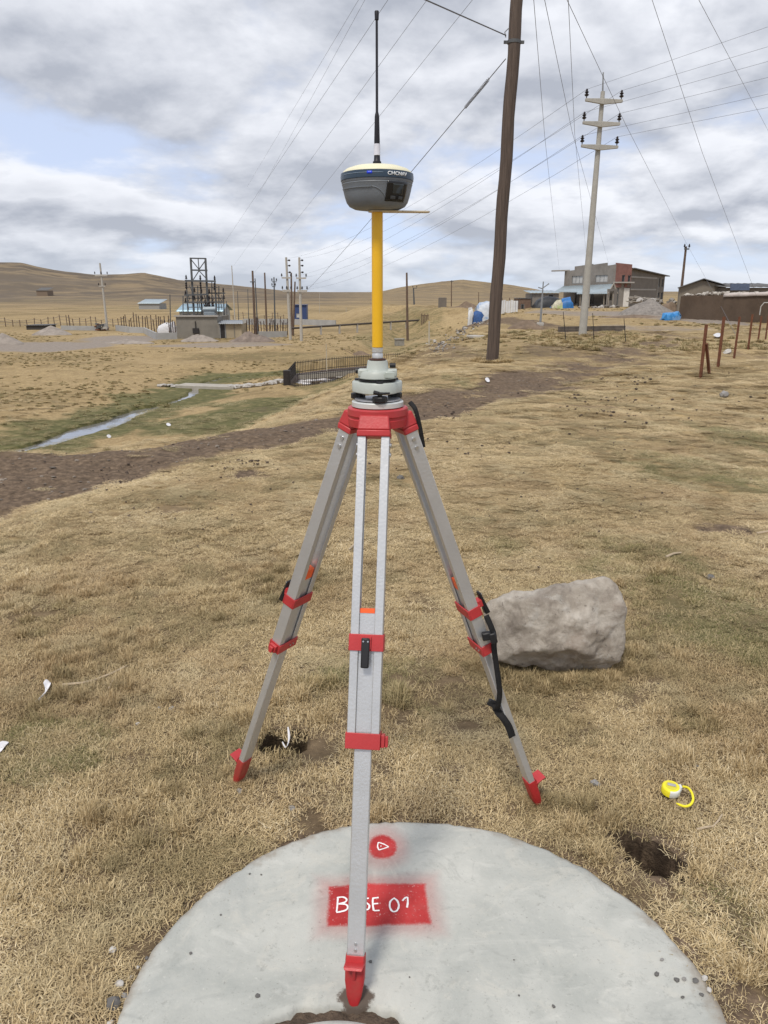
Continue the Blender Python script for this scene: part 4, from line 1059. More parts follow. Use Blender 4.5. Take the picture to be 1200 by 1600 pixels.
# ---- timber pole beside the track
def timber_pole():
    Y = 20.0; b = P(768, 570, Y); b.z = hz(b.x, Y) - .1; t = P(808, 0, Y); t = b + (t - b) * 1.3
    root = thing('timber_pole', b, 'thick brown timber pole beside the dirt track, cut by the top edge', 'pole')
    mb = MB(); n = 24; pts = [b + (t - b) * (k / n) + Vector((.012 * math.sin(k * 1.3), .01 * math.cos(k), 0)) for k in range(n + 1)]
    mb.tube(pts, [.155 * (1 - .12 * k / n) + .003 * math.sin(k * 2.3) for k in range(n + 1)], 20)
    m, nt, bs = principled('split_brown_timber'); N, L = nt.nodes, nt.links
    tc = N.new('ShaderNodeTexCoord'); mp = N.new('ShaderNodeMapping'); mp.inputs['Scale'].default_value = (22, 22, .9); L.new(tc.outputs['Object'], mp.inputs[0])
    n_ = N.new('ShaderNodeTexNoise'); n_.inputs['Scale'].default_value = 1.6; n_.inputs['Detail'].default_value = 9; n_.inputs['Roughness'].default_value = .65; L.new(mp.outputs[0], n_.inputs['Vector'])
    cr = N.new('ShaderNodeValToRGB'); L.new(n_.outputs[0], cr.inputs[0]); e = cr.color_ramp.elements
    e[0].position = .3; e[0].color = (.045, .032, .026, 1); e[1].position = .72; e[1].color = (.135, .10, .08, 1)
    L.new(cr.outputs[0], bs.inputs['Base Color']); bs.inputs['Roughness'].default_value = .85
    bp = N.new('ShaderNodeBump'); bp.inputs['Strength'].default_value = .7; bp.inputs['Distance'].default_value = .02; L.new(n_.outputs[0], bp.inputs['Height']); L.new(bp.outputs[0], bs.inputs['Normal'])
    mb.build('pole_shaft', m, root, smooth=60)
    def at(py):
        lo, hi = 0., 1.
        for _ in range(40):
            k = (lo + hi) / 2
            if proj(b + (t - b) * k)[1] > py: lo = k
            else: hi = k
        return b + (t - b) * lo
    c = at(66); mb = MB(); d = (t - b).normalized()
    mb.cyl(c - d * .035, c + d * .035, .158, .158, 20); mb.box(c + Vector((-.19, 0, 0)), (.1, .05, .06)); mb.box(c + Vector((.19, 0, 0)), (.08, .05, .06)); mb.build('clamp_band', DARKM, root)
    mb = MB(); k = at(60); mb.tube([k + Vector((-.2, 0, .02)), k + Vector((-.23, -.02, .12)), k + Vector((-.15, 0, .2))], .012, 6); mb.build('hook', GREYM, root)
    return at
pole_at = timber_pole()

# ---- concrete pole with three crossarms
def concrete_pole():
    Y = 33.0; b = P(910, 524, Y); b.z = hz(b.x, Y) - .1; t = P(942, 143, Y)
    root = thing('concrete_power_pole', b, 'pale concrete power pole with three crossarms and six insulators', 'pole')
    mb = MB(); mb.tube([b + (t - b) * k / 8 for k in range(9)], [.165 - .085 * k / 8 for k in range(9)], 16); mb.build('pole_shaft', CONC, root)
    mb = MB(); tp = P(942.6, 113, Y); mb.cyl(t - Vector((0, 0, .2)), tp, .035, .025, 8); mb.build('top_spike', GREYM, root)
    ins = []
    for (lx, rx, yl, il, ir) in ((913, 971, 158.5, (915, 153), (969, 157)), (909, 967, 194, (911, 191), (965.5, 193)), (906.5, 964, 230, (908, 227), (962, 229))):
        L_, R_ = P(lx, yl - 1, Y), P(rx, yl + 1, Y); c = (L_ + R_) / 2
        mb = MB()
        for a, e in ((c, L_), (c, R_)):
            d = e - a
            mb.hexa([a + Vector((0, -.20, -.14)), e + Vector((0, -.20, -.045)), e + Vector((0, -.09, -.045)), a + Vector((0, -.09, -.14)), a + Vector((0, -.20, .07)), e + Vector((0, -.20, .05)), e + Vector((0, -.09, .05)), a + Vector((0, -.09, .07))] if d.x > 0 else
                    [e + Vector((0, -.20, -.045)), a + Vector((0, -.20, -.14)), a + Vector((0, -.09, -.14)), e + Vector((0, -.09, -.045)), e + Vector((0, -.20, .05)), a + Vector((0, -.20, .07)), a + Vector((0, -.09, .07)), e + Vector((0, -.09, .05))])
        arm = mb.build('crossarm', CONC, root, bevel=.01)
        for e, q in ((L_, il), (R_, ir)):
            p = P(*q, Y); p.z = e.z + .09 ; p.y = Y - .145; insulator(root, p + Vector((0, 0, .04)), .26, .10); ins.append(p + Vector((0, 0, .28)))
    mb = MB()
    for k in (.3, .55): 
        q = b + (t - b) * k
    return ins
INS = concrete_pole()

# ---- a plain pole with optional arms
def far_pole(name, bx, by, tx, ty, r, mat, label, arms=(), Y=None, spools=(), group=None, cat='pole'):
    b = G(bx, by) if Y is None else P(bx, by, Y)
    b.z = hz(b.x, b.y) - .15; t = P(tx, ty, b.y)
    root = thing(name, b, label, cat, group)
    mb = MB(); mb.tube([b, (b + t) / 2, t], [r, r * .85, r * .68], 10); mb.build('pole_shaft', mat, root)
    s = mpp(b)
    for (py, l, rr, hh, ni) in arms:       # arm at photo height py reaching l px left and rr px right
        k = (by - py) / (by - ty); c = b + (t - b) * k
        mb = MB(); mb.beam(c + Vector((-l * s, -r, 0)), c + Vector((rr * s, -r, 0)), .12, hh); mb.build('crossarm', mat if mat is not WOOD else DARKM, root)
        for i in range(ni):
            x = -l + (l + rr) * i / max(ni - 1, 1); insulator(root, c + Vector((x * s, -r, hh / 2 + .1)), .3, .12)
    for py in spools:
        k = (by - py) / (by - ty); c = b + (t - b) * k
        mb = MB(); mb.lathe([(.03, 0), (.13, .05), (.13, .16), (.03, .2)], c + Vector((r + .14, -.02, 0)), 8); mb.beam(c + Vector((0, 0, .1)), c + Vector((r + .2, 0, .1)), .05, .05); mb.build('spool_insulator', INSUL, root)
    return root
LIGHT_C = M('pale_concrete_post', (.40, .38, .345), .85, var=.12)
far_pole('power_pole', 168, 516, 156, 411, .17, LIGHT_C, 'lone concrete pole with a double crossarm in the left field', ((429.5, 9, 10, .22, 3), (446, 5, 5, .12, 2)))
far_pole('power_pole', 454, 531, 447, 402, .17, LIGHT_C, 'left of the twin pale poles with two crossarms right of the substation', ((433, 8, 6, .16, 2), (452.5, 8, 5, .22, 3)), spools=(408, 416, 426))
far_pole('power_pole', 471, 533, 467.5, 402, .17, LIGHT_C, 'right of the twin pale poles with two crossarms right of the substation', ((433.5, 5, 10, .16, 2), (453, 4, 11, .22, 3)), spools=(408, 416, 426))
far_pole('power_pole', 456, 524, 455, 426, .15, WOOD, 'dark timber pole between the twin pale poles', Y=100)
far_pole('power_pole', 457.5, 522, 461, 440, .13, WOOD, 'short leaning dark pole between the twin pale poles', Y=98)
far_pole('power_pole', 399, 526, 394.5, 423, .17, WOOD, 'tallest dark timber pole right of the substation hut', ((440, 4, 4, .12, 0),), Y=98)
far_pole('power_pole', 403, 521, 398.5, 435, .09, DARKM, 'thin dark pole just behind the tallest timber pole', Y=102)
far_pole('power_pole', 417, 521, 413.5, 426, .14, WOOD, 'dark timber pole midway between the hut and the twin pale poles', Y=106)
far_pole('power_pole', 430, 519, 428, 433, .11, DARKM, 'dark pole with a small cluster of fittings on top', ((440, 3, 4, .1, 2), (447, 3, 2, .1, 2)), Y=104)
far_pole('light_mast', 367, 496, 362, 415, .10, LIGHT_C, 'thin pale mast behind the right end of the substation', Y=128)
far_pole('thin_mast', 389, 512, 387, 452, .06, DARKM, 'thin dark mast left of the tallest timber pole', Y=112)
far_pole('thin_mast', 354.5, 499, 353.5, 470, .07, DARKM, 'short dark mast over the hut roof', Y=104)
far_pole('thin_mast', 373, 503, 371, 455, .06, DARKM, 'thin dark mast right of the pale mast', Y=112)
far_pole('thin_mast', 266.5, 527, 265.5, 460, .07, DARKM, 'thin dark mast at the left end of the substation wall', Y=94)
far_pole('wooden_post', 109, 506, 107, 492, .1, WOOD, 'leaning wooden post in the left yard', Y=118)
far_pole('power_pole', 637, 522, 635.5, 426, .17, WOOD, 'two-toned pole standing in the valley right of the yellow rod', Y=100)
far_pole('power_pole', 647, 497, 646, 450, .17, DARKM, 'dark pole with a short crossarm on the far valley side', ((450.5, 1, 5, .14, 2),), Y=150)
far_pole('power_pole', 705.5, 473, 705.5, 438, .16, WOOD, 'distant pole in front of the golden hill', ((439, 2, 3, .2, 0),), Y=210)
far_pole('power_pole', 748, 475, 748, 456, .14, WOOD, 'small distant pole left of the timber pole', Y=260)
far_pole('power_pole', 1063.5, 462, 1072, 385, .14, WOOD, 'leaning dark pole behind the gabled barn', ((388, 3, 4, .12, 2),), Y=75)
far_pole('thin_mast', 499.5, 487, 499, 457, .05, LIGHT_C, 'faint thin post on the far plain', Y=200)
far_pole('thin_mast', 541, 505, 541, 480, .05, LIGHT_C, 'faint thin post left of the yellow rod', Y=170)
STK = M('pale_stake', (.44, .40, .33), .8)
far_pole('marker_stake', 670.5, 556, 670.5, 502, .032, STK, 'tall pale stake on the slope left of the timber pole', Y=30)
far_pole('marker_stake', 511, 572, 509.5, 537, .03, STK, 'thin pale stake standing in the fenced pit', Y=52)
IRON = M('black_iron', (.025, .022, .022), .6, var=.3)
for bx, by, tx, ty, lb in ((885, 538, 880, 487, 'thin dark stake left of the concrete power pole'), (929, 531, 926, 489, 'thin dark stake right of the concrete power pole'), (979, 532, 975, 498, 'thin dark stake under the house, rightmost of three')):
    far_pole('metal_stake', bx, by, tx, ty, .015, IRON, lb, Y=28)
# T-shaped lamp post
def lamp_post():
    Y = 42; b = P(843.5, 517, Y); b.z = hz(b.x, Y) - .05; t = P(849, 440, Y)
    root = thing('lamp_post', b, 'bent grey post with forked arms left of the house', 'post')
    mb = MB(); m_ = b + (t - b) * .72; mb.tube([b, m_], [.06, .05], 8); mb.build('lower_shaft', GREYM, root)
    mb = MB(); mb.tube([m_, t], [.035, .03], 8); mb.build('upper_shaft', GREYM, root)
    mb = MB(); c = P(847, 451, Y); mb.beam(c, P(858, 443, Y), .05, .05); mb.beam(c, P(841, 449, Y), .05, .05); mb.build('arm', GREYM, root)
    mb = MB(); mb.box(b + Vector((0, 0, .12)), (.35, .3, .2)); mb.build('footing', LIGHT_C, root, bevel=.04)
lamp_post()

# ---- fence posts at right
def fence():
    data = [((1096, 590), (1105.5, 507), 'nearest rusty steel fence post, the one with a slanted brace'), ((1123.5, 573), (1133, 495), 'second rusty fence post from the left'), ((1148, 560), (1157, 495), 'third rusty fence post from the left'),
            ((1170, 546), (1177, 491), 'fourth rusty fence post from the left'), ((1185, 535), (1191, 494), 'fifth rusty fence post from the left'), ((1197, 531), (1202, 492), 'rusty fence post cut by the right edge')]
    tops = []
    for i, (b_, t_, lb) in enumerate(data):
        b = G(*b_); b.z -= .08; t = P(*t_, b.y); w = .075 if i < 2 else .07
        root = thing('fence_post', b, lb, 'fence post', 'rusty posts of the right fence')
        mb = MB(); d = t - b
        ax = Vector((1, .25, 0)).normalized(); ay = Vector((-.25, 1, 0))
        # angle-iron section
        poly = [(0, 0), (w, 0), (w, .008), (.008, .008), (.008, w), (0, w)]
        mb.prism(poly, lambda a, c: b + ax * (a - w / 2) - ay * (c - w / 2), lambda a, c: t + ax * (a - w / 2) - ay * (c - w / 2)); mb.build('angle_bar', RUST, root)
        if i == 0:
            bb = G(1109, 584); tt = P(1104.5, 537, b.y)
            mb = MB(); mb.beam(bb - Vector((0, 0, .05)), tt + Vector((0, .03, 0)), .05, .05); mb.build('brace', RUST, root)
        tops.append((b, t))
fence()

# ---- generic building helpers
def facade(p0, p1, z0, z1, openings, th, top1=None):
    """solid wall from p0 to p1 with openings (u0,u1,v0,v1 in metres); top may slope to top1"""
    p0, p1 = Vector((p0[0], p0[1], 0)), Vector((p1[0], p1[1], 0)); d = p1 - p0; L_ = d.length; d.normalize(); n = Vector((-d.y, d.x, 0))
    us = sorted({0., L_} | {u for o in openings for u in o[:2]}); vs = sorted({z0, z1} | {z0 + v for o in openings for v in o[2:]})
    mb = MB()
    def top(u, z): return z if top1 is None or z < z1 - 1e-6 else z1 + (top1 - z1) * u / L_
    def solid(i, j):
        if not (0 <= i < len(us) - 1 and 0 <= j < len(vs) - 1): return False
        u, v = (us[i] + us[i + 1]) / 2, (vs[j] + vs[j + 1]) / 2 - z0
        return not any(o[0] < u < o[1] and o[2] < v < o[3] for o in openings)
    def pt(u, z, s): q = p0 + d * u + n * (th * s); return (q.x, q.y, top(u, z))
    for i in range(len(us) - 1):
        for j in range(len(vs) - 1):
            if not solid(i, j): continue
            a, b, c, e = us[i], us[i + 1], vs[j], vs[j + 1]
            for s in (0, 1): mb.add([pt(a, c, s), pt(b, c, s), pt(b, e, s), pt(a, e, s)], [(0, 1, 2, 3)])
            for (di, dj, q) in ((-1, 0, [(a, c), (a, e)]), (1, 0, [(b, c), (b, e)]), (0, -1, [(a, c), (b, c)]), (0, 1, [(a, e), (b, e)])):
                if not solid(i + di, j + dj): mb.add([pt(*q[0], 0), pt(*q[1], 0), pt(*q[1], 1), pt(*q[0], 1)], [(0, 1, 2, 3)])
    return mb
def merge_build(mb, *a, **k): return mb.build(*a, **k)
def pane_at(p0, p1, z0, o, inset, name, mat, parent, rails=1):
    p0, p1 = Vector((p0[0], p0[1], 0)), Vector((p1[0], p1[1], 0)); d = (p1 - p0).normalized(); n = Vector((-d.y, d.x, 0))
    c = p0 + d * ((o[0] + o[1]) / 2) + n * inset; c.z = z0 + (o[2] + o[3]) / 2
    rot = Matrix.Rotation(math.atan2(d.y, d.x), 4, 'Z')
    mb = MB(); mb.box(c, (o[1] - o[0], .03, o[3] - o[2]), rot); pn = mb.build(name, mat, parent, origin=c)
    mb = MB(); w, h = o[1] - o[0], o[3] - o[2]
    for s in (-1, 1):
        mb.box(c + rot @ Vector((s * (w / 2 - .03), -.035, 0)), (.06, .05, h), rot); mb.box(c + rot @ Vector((0, -.035, s * (h / 2 - .03))), (w - .12, .048, .06), rot)
    for k in range(rails): mb.box(c + rot @ Vector((-w / 2 + w * (k + 1) / (rails + 1), -.033, 0)), (.05, .04, h - .12), rot)
    mb.build('window_frame', GREYM, pn)
    return pn
BLOCK = M('grey_block_wall', (.235, .215, .195), .9, var=.16, scale=1.2, bump=.3, bscale=14, col2=(.17, .155, .14), var2=.5)
BLOCK2 = M('brown_grey_block_wall', (.165, .145, .125), .9, var=.14, scale=.9, bump=.3, bscale=14)
REDW = M('faded_red_plaster', (.215, .105, .088), .85, var=.2, scale=1.5)
TIN = M('blue_grey_tin_roof', (.36, .43, .47), .45, .35, var=.12, scale=1.5, col2=(.30, .29, .27), var2=.3)
TIND = M('dark_tin_roof', (.11, .105, .10), .6, .2, var=.2)
GLASSP = M('pale_window_glass', (.46, .46, .45), .2, var=.15, scale=1)
DARKIN = M('dark_window_glass', (.03, .03, .032), .2, var=.2)
BAND = M('concrete_band', (.33, .31, .285), .85, var=.12)
def corrugated(name, a, b, c, d, mat, parent, n=24, amp=.03, th=.02):
    """sheet through corners a-b (eave) and d-c (ridge)"""
    a, b, c, d = map(Vector, (a, b, c, d)); nr = (b - a).cross(d - a).normalized()
    if nr.z < 0: nr = -nr
    rows = []
    for e0, e1 in ((a, b), (a.lerp(d, .5), b.lerp(c, .5)), (d, c)):
        rows.append([e0.lerp(e1, k / (2 * n)) + nr * (amp * (1 if k % 2 else -1)) for k in range(2 * n + 1)])
    mb = MB(); mb.grid(rows); return mb.build(name, mat, parent, solid=th, smooth=80)
def X(px, Y): return (px - 600) / (F * CP + 335 * SP) * Y
def build_house():
    zb = -.35
    A, C, R, W = Vector((X(880, 108), 108)), Vector((X(959, 98), 98)), Vector((X(983.5, 98.6), 98.6)), Vector((X(1036, 113), 113))
    zt = P(959, 413, 98).z; zl = P(880, 424, 108).z
    root = thing('block_house', (C.x, C.y, zb), 'two-storey grey block house with a red bay and tin porch roof', 'house')
    LA = (C - A).length
    zp = lambda px, py, Y: P(px, py, Y).z - zb
    op = [(LA * .16, LA * .38, zp(900, 443, 105), zp(900, 431, 105)), (LA * .63, LA * .86, zp(940, 441, 101), zp(940, 430, 101)), (LA * .25, LA * .33, .3, 2.3), (LA * .55, LA * .63, .3, 2.3)]
    facade(A, C, zb, zl, op, .2, zt).build('front_wall', BLOCK, root, smooth=0)
    for o in op[:2]: w = pane_at(A, C, zb, o, .13, 'window', GLASSP, root, 2)
    for o in op[2:]: pane_at(A, C, zb, o, .13, 'door', DARKIN, root, 0)
    # parapet stumps and slab edge
    mb = MB(); d3 = Vector((C.x - A.x, C.y - A.y, 0)).normalized(); nn = Vector((-d3.y, d3.x, 0))
    for a, b, h in ((.2, .55, .45), (.55, .82, .35)):
        p, q = Vector((A.x, A.y, 0)) + d3 * LA * a + nn * .12, Vector((A.x, A.y, 0)) + d3 * LA * b + nn * .12
        za, zb_ = zl + (zt - zl) * a, zl + (zt - zl) * b; mb.beam((p.x, p.y, za + h / 2), (q.x, q.y, zb_ + h / 2), .18, h)
    mb.build('parapet', BLOCK, root)
    mb = MB(); p = Vector((A.x, A.y, zl + .02)); mb.beam(p + Vector((-1.6, .4, .05)), p + Vector((.6, .3, .1)), 1.6, .16); mb.build('roof_slab', BAND, root)
    # side and back so that the block is closed
    back = Vector((6, 12)); A2, C2 = A + Vector((5.5, 9)), None
    facade(A + Vector((5.0, 9.0)), A + Vector((0, .01)), zb, zl, [], .2).build('side_wall', BLOCK, root, smooth=0)
    # red bay
    LR = (R - C).length; zr0 = P(970, 412, 98).z; zr1 = P(983, 414.5, 98.6).z
    opr = [(LR * .40, LR * .60, zp(972, 449, 98), zp(972, 429.5, 98)), (LR * .78, LR * .97, zp(980, 448, 98), zp(980, 430, 98))]
    facade(C + Vector((.02, -.06)), R + Vector((0, -.06)), zb + 3.0, zr0 + .1, [(a, b, c - 3., d - 3.) for a, b, c, d in opr], .25, zr1 + .1).build('red_bay', REDW, root, smooth=0)
    for o in opr: pane_at(C, R, zb, o, .1, 'window', DARKIN, root, 0)
    facade(C + Vector((.02, .02)), R + Vector((0, .02)), zb, zb + 2.95, [(LR * .1, LR * .3, .2, 2.3), (LR * .75, LR * .95, .1, 2.2)], .2).build('ground_floor_wall', BLOCK, root, smooth=0)
    pane_at(C, R, zb, (LR * .1, LR * .3, .2, 2.3), .15, 'door', DARKIN, root, 0); pane_at(C, R, zb, (LR * .75, LR * .95, .1, 2.2), .15, 'door', DARKIN, root, 0)
    mb = MB(); mb.box((R.x - .55, R.y - .18, zb + 1.2), (.85, .06, 2.2)); mb.build('white_panel', M('white_paint_panel', (.62, .60, .57), .7, var=.1), root)
    mb = MB(); mb.box(((C.x + R.x) / 2, C.y + .35, zb + 2.98), (LR + .4, 1.0, .16)); mb.build('bay_slab', BAND, root)
    facade(C + Vector((.0, .2)), C + Vector((2.0, 9.5)), zb, zt, [], .2).build('party_wall', BLOCK, root, smooth=0)
    # right wing
    LW = (W - R).length; zw0 = P(984, 420, 98.8).z; zw1 = P(1036, 432, 113).z
    W1 = R + (W - R) * .80
    facade(R + Vector((.05, .3)), W, zb, zw0, [(LW * .80, LW * .86, .2, 1.8), (LW * .90, LW * .97, .2, 1.8), (LW * .79, LW * .84, 2.5, 3.7), (LW * .9, LW * .95, 2.5, 3.6)], .2, zw1).build('wing_wall', BLOCK2, root, smooth=0)
    for o in ((LW * .80, LW * .86, .2, 1.8), (LW * .90, LW * .97, .2, 1.8), (LW * .79, LW * .84, 2.5, 3.7), (LW * .9, LW * .95, 2.5, 3.6)): pane_at(R + Vector((.05, .3)), W, zb, o, .15, 'opening', DARKIN, root, 0)
    d3 = Vector((W.x - R.x, W.y - R.y, 0)).normalized(); nn = Vector((-d3.y, d3.x, 0)); R3 = Vector((R.x + .05, R.y + .3, 0))
    for z_, n_ in ((zb + 2.15, 'floor_band'), (zb + 3.65, 'lintel_band')):
        mb = MB(); p = R3 - nn * .03; q = p + d3 * LW * .8; mb.beam((p.x, p.y, z_), (q.x, q.y, z_), .12, .18); mb.build(n_, BAND, root)
    mb = MB(); p = R3 + d3 * LW * .78 - nn * .04; mb.beam((p.x, p.y, zb), (p.x, p.y, zw1 - .2), .2, .2); mb.build('column', BAND, root)
    mb = MB(); p = R3 - nn * .5 - d3 * .2; q = p + d3 * (LW + 1.2); b1, b2 = p + nn * 3, q + nn * 3
    mb.hexa([Vector((p.x, p.y, zw0)), Vector((q.x, q.y, zw1)), Vector((b2.x, b2.y, zw1 + .05)), Vector((b1.x, b1.y, zw0 + .05)), Vector((p.x, p.y, zw0 + .12)), Vector((q.x, q.y, zw1 + .12)), Vector((b2.x, b2.y, zw1 + .17)), Vector((b1.x, b1.y, zw0 + .17))]); mb.build('wing_roof', TIND, root)
    facade(W, W + Vector((-5, 6)), zb, zw1, [], .2).build('end_wall', BLOCK2, root, smooth=0)
    # porch roof of tin sheets over the ground floor
    e0, e1 = P(865, 456, 103), P(950, 459, 93.5); r0, r1 = P(880, 447, 107.5), P(958, 443.5, 97.6)
    corrugated('porch_roof', e0, P(903, 457, 98.5), P(915, 445.5, 103), r0, TIN, root, 16)
    corrugated('porch_roof', P(900, 459.5, 97.5), e1, r1, P(912, 446, 102.8), TIN, root, 18)
    pm = M('porch_timber', (.28, .25, .21), .85, var=.2)
    for px, py, Y in ((868, 480, 102.6), (906, 481, 97.3), (913, 481, 96.6), (920, 481, 96), (943, 481, 94.4), (950, 480, 93.8), (957, 480, 94.5)):
        b = P(px, py, Y); tp = P(px + 1, 459, Y); mb = MB(); mb.beam((b.x, b.y, zb - .1), tp, .12, .12); mb.build('porch_post', pm, root)
    # gable end of the porch
    g0, g1, g2 = P(950, 459, 93.5), P(959, 443, 96.6), P(965, 459, 96.2)
    mb = MB(); mb.beam(g0, g1, .1, .14); mb.beam(g1, g2, .1, .14); mb.build('gable_rafter', pm, root)
    facade((g0.x, g0.y + .1), (g2.x, g2.y + .1), zb, zb + 2.2, [((Vector(g2) - Vector(g0)).length * .2, (Vector(g2) - Vector(g0)).length * .65, .9, 2.0)], .1).build('porch_end', BLOCK, root, smooth=0)
build_house()
def simple_hut(name, label, px0, px1, pyb, pyt, Y, depth, wall, roof, cat='shed', open_=(), rise=.0, over=.3, dy=0, yslant=0):
    a = P(px0, pyb, Y); b = P(px1, pyb, Y); zb = min(hz(a.x, Y), hz(b.x, Y)) - .15; zt = P(px0, pyt, Y).z
    root = thing(name, ((a.x + b.x) / 2, Y + depth / 2, zb), label, cat)
    p = [(a.x, Y), (b.x, Y + yslant), (b.x, Y + yslant + depth), (a.x, Y + depth)]
    w = b.x - a.x
    ops = [(u0 * w, u1 * w, v0, v1) for u0, u1, v0, v1 in open_]
    facade(p[0], p[1], zb, zt, ops, .15).build('front_wall', wall, root, smooth=0)
    for o in ops: pane_at(p[0], p[1], zb, o, .09, 'door' if o[2] < .4 else 'window', DARKIN, root, 0)
    facade((p[1][0], p[1][1] + .16), p[2], zb, zt, [], .15).build('side_wall', wall, root, smooth=0); facade(p[3], (p[0][0], p[0][1] + .16), zb, zt, [], .15).build('side_wall', wall, root, smooth=0); facade((p[2][0] - .16, p[2][1]), (p[3][0] + .16, p[3][1]), zb, zt, [], .15).build('back_wall', wall, root, smooth=0)
    corrugated('roof', (a.x - over, Y - over, zt + .06), (b.x + over, Y + yslant - over, zt + .06), (b.x + over, Y + yslant + depth + over, zt + .06 + rise), (a.x - over, Y + depth + over, zt + .06 + rise), roof, root, max(8, int(w * 2)), .025)
    return root
simple_hut('shed', 'low grey shed at the left end of the house yard', 831, 872, 483, 458.5, 100, 5, BLOCK, TIN, rise=.3, open_=((.6, .8, .15, 1.7),))
simple_hut('shed', 'small brown adobe hut left of the grey shed', 811, 829, 481, 467, 98, 4, M('adobe_brown', (.15, .10, .075), .95, var=.25, scale=3, bump=.4), TIND, open_=((.15, .45, .1, .9),), over=.1)
simple_hut('ruined_block', 'small ruined grey block hut on the valley rim', 686, 697.5, 483, 466, 130, 2, BLOCK2, TIND, over=.0, cat='hut')
def tarp(name, label, px, Y, th, mat, cat, bulge=1.0, seedn=0, zmin=None):
    """a lumpy covered heap: rows of photo pixels along the ridge and the foot"""
    n = len(px); rows = []
    fr = []; 
    for j, (x_, yt, yb) in enumerate(px):
        b = P(x_, yb, Y); t = P(x_, yt, Y); g = hz(b.x, Y) - .05
        row = []
        for k in range(9):
            u = k / 8; a = math.pi * u
            z = g + (t.z - g) * (math.sin(a) ** .6 if 0 < u < 1 else 0); y = Y - math.cos(a) * th
            o = Vector((j * .9 + seedn, k * .6, 0)); row.append(Vector((b.x + .25 * mnoise.noise(o), y + .3 * mnoise.noise(o + Vector((5, 5, 5))), z + (.12 * mnoise.noise(o * 1.7) * bulge if 0 < k < 8 else 0))))
        rows.append(row)
    mb = MB(); mb.grid(rows)
    for r_ in (rows[0], rows[-1]): mb.add(r_, [tuple(range(9))])
    o = mb.build(name, mat, None, smooth=50); return tag(o, label, cat)
tarp('black_tarp', 'heap under a black tarpaulin left of the blue tarp', [(834, 476, 484), (838, 469, 484), (846, 464, 484), (856, 462.5, 484), (866, 464, 484), (872, 467, 484), (874, 478, 484)], 96, 1.2, M('black_plastic_sheet', (.022, .024, .028), .5, var=.4, scale=3, bump=.5, bscale=6), 'tarpaulin')
tarp('blue_tarp', 'bright blue tarpaulin heap by the porch', [(860, 482, 486), (864, 476, 486), (872, 471, 485), (880, 465.5, 485), (888, 464, 484), (891, 466, 484), (892, 478, 484)], 93, 1.0, M('blue_plastic_sheet', (.02, .13, .36), .45, var=.3, scale=3, bump=.5, bscale=6), 'tarpaulin', seedn=9)
tarp('feed_sacks', 'pale patterned sacks leaning on the blue tarpaulin', [(862, 478, 483), (866, 472, 482), (871, 468, 480), (876, 467, 477), (878, 474, 477)], 91.6, .4, M('printed_sack', (.48, .46, .36), .7, var=.3, scale=3, col2=(.3, .42, .12), var2=.8), 'sacks', seedn=4)
tarp('blue_bag', 'crumpled bright blue tarp bundle at the foot of the brown wall', [(1034, 497, 500), (1038, 490, 500), (1045, 488, 499.5), (1051, 488, 499), (1056, 486, 498), (1060, 492, 498)], 54, .35, M('bright_blue_plastic', (.045, .22, .50), .4, var=.3, scale=5, bump=.5, bscale=9, col2=(.4, .5, .6), var2=.4), 'tarp', seedn=14)
GRAVEL = M('grey_gravel', (.21, .19, .172), .95, var=.3, scale=4, bump=.6, bscale=16)
EARTH = M('excavated_earth', (.17, .125, .09), .95, var=.35, scale=2, bump=.7, bscale=8)
SPOIL = M('grey_spoil', (.27, .235, .205), .95, var=.3, scale=1.5, bump=.7, bscale=6)
def mound(name, label, px, py, w, h, mat, cat='mound', ratio=.6, Y=None, seedn=0, lump=.25):
    c = G(px, py) if Y is None else P(px, py, Y); c.z = hz(c.x, c.y); s = mpp(c); rx = w * s / 2; hh = h * s; ry = rx * ratio
    rows = []; nr, ns = 12, 36
    for i in range(nr + 1):
        r = i / nr; row = []
        for k in range(ns + 1):
            a = 2 * math.pi * (k % ns) / ns; q = Vector((math.cos(a) * r * 2 + seedn, math.sin(a) * r * 2, seedn * .7)); er = 1 + .3 * mnoise.noise(Vector((math.cos(a) * 1.5, math.sin(a) * 1.5, seedn)))
            x, y = c.x + math.cos(a) * r * rx * er, c.y + math.sin(a) * r * ry * er
            z = hz(x, y) if i == nr else 0
            f = max(0, (1 - r) ** .9 * (1 + lump * mnoise.noise(q)) + lump * .35 * mnoise.noise(q * 4) * (1 - r))
            row.append((x, y, (c.z if i < nr - 1 else hz(x, y) - .12 * (i == nr)) + hh * f))
        rows.append(row)
    mb = MB(); mb.grid(rows); o = mb.build(name, mat, None, smooth=60); return tag(o, label, cat)
mound('gravel_heap', 'grey gravel heap in front of the house wing', 1012, 498, 95, 24, GRAVEL, 'heap', .7, Y=66, seedn=3, lump=.12)
mound('earth_heap', 'brown earth heap behind the gravel heap', 1046, 482, 60, 17, EARTH, 'heap', .6, Y=72, seedn=8)
mound('sand_heap', 'conical grey sand heap in the left field', 82, 532, 64, 15, SPOIL, 'heap', .8, Y=98, seedn=5, lump=.08)
mound('spoil_heap', 'rough grey spoil heap at the left picture edge', 5, 546, 80, 17, SPOIL, 'heap', .5, Y=82, seedn=6)
mound('spoil_heap', 'pale spoil heap in front of the substation wall', 312, 533, 62, 11, SPOIL, 'heap', .5, Y=86, seedn=7, lump=.5)
mound('spoil_heap', 'brown spoil heap in front of the hut', 390, 536, 70, 13, M('brown_spoil', (.20, .16, .135), .95, var=.35, scale=2, bump=.7, bscale=6), 'heap', .5, Y=85, seedn=9, lump=.6)
mound('spoil_heap', 'low grey spoil ridge left of the substation', 205, 541, 90, 6, SPOIL, 'heap', .35, Y=83, seedn=10, lump=.5)
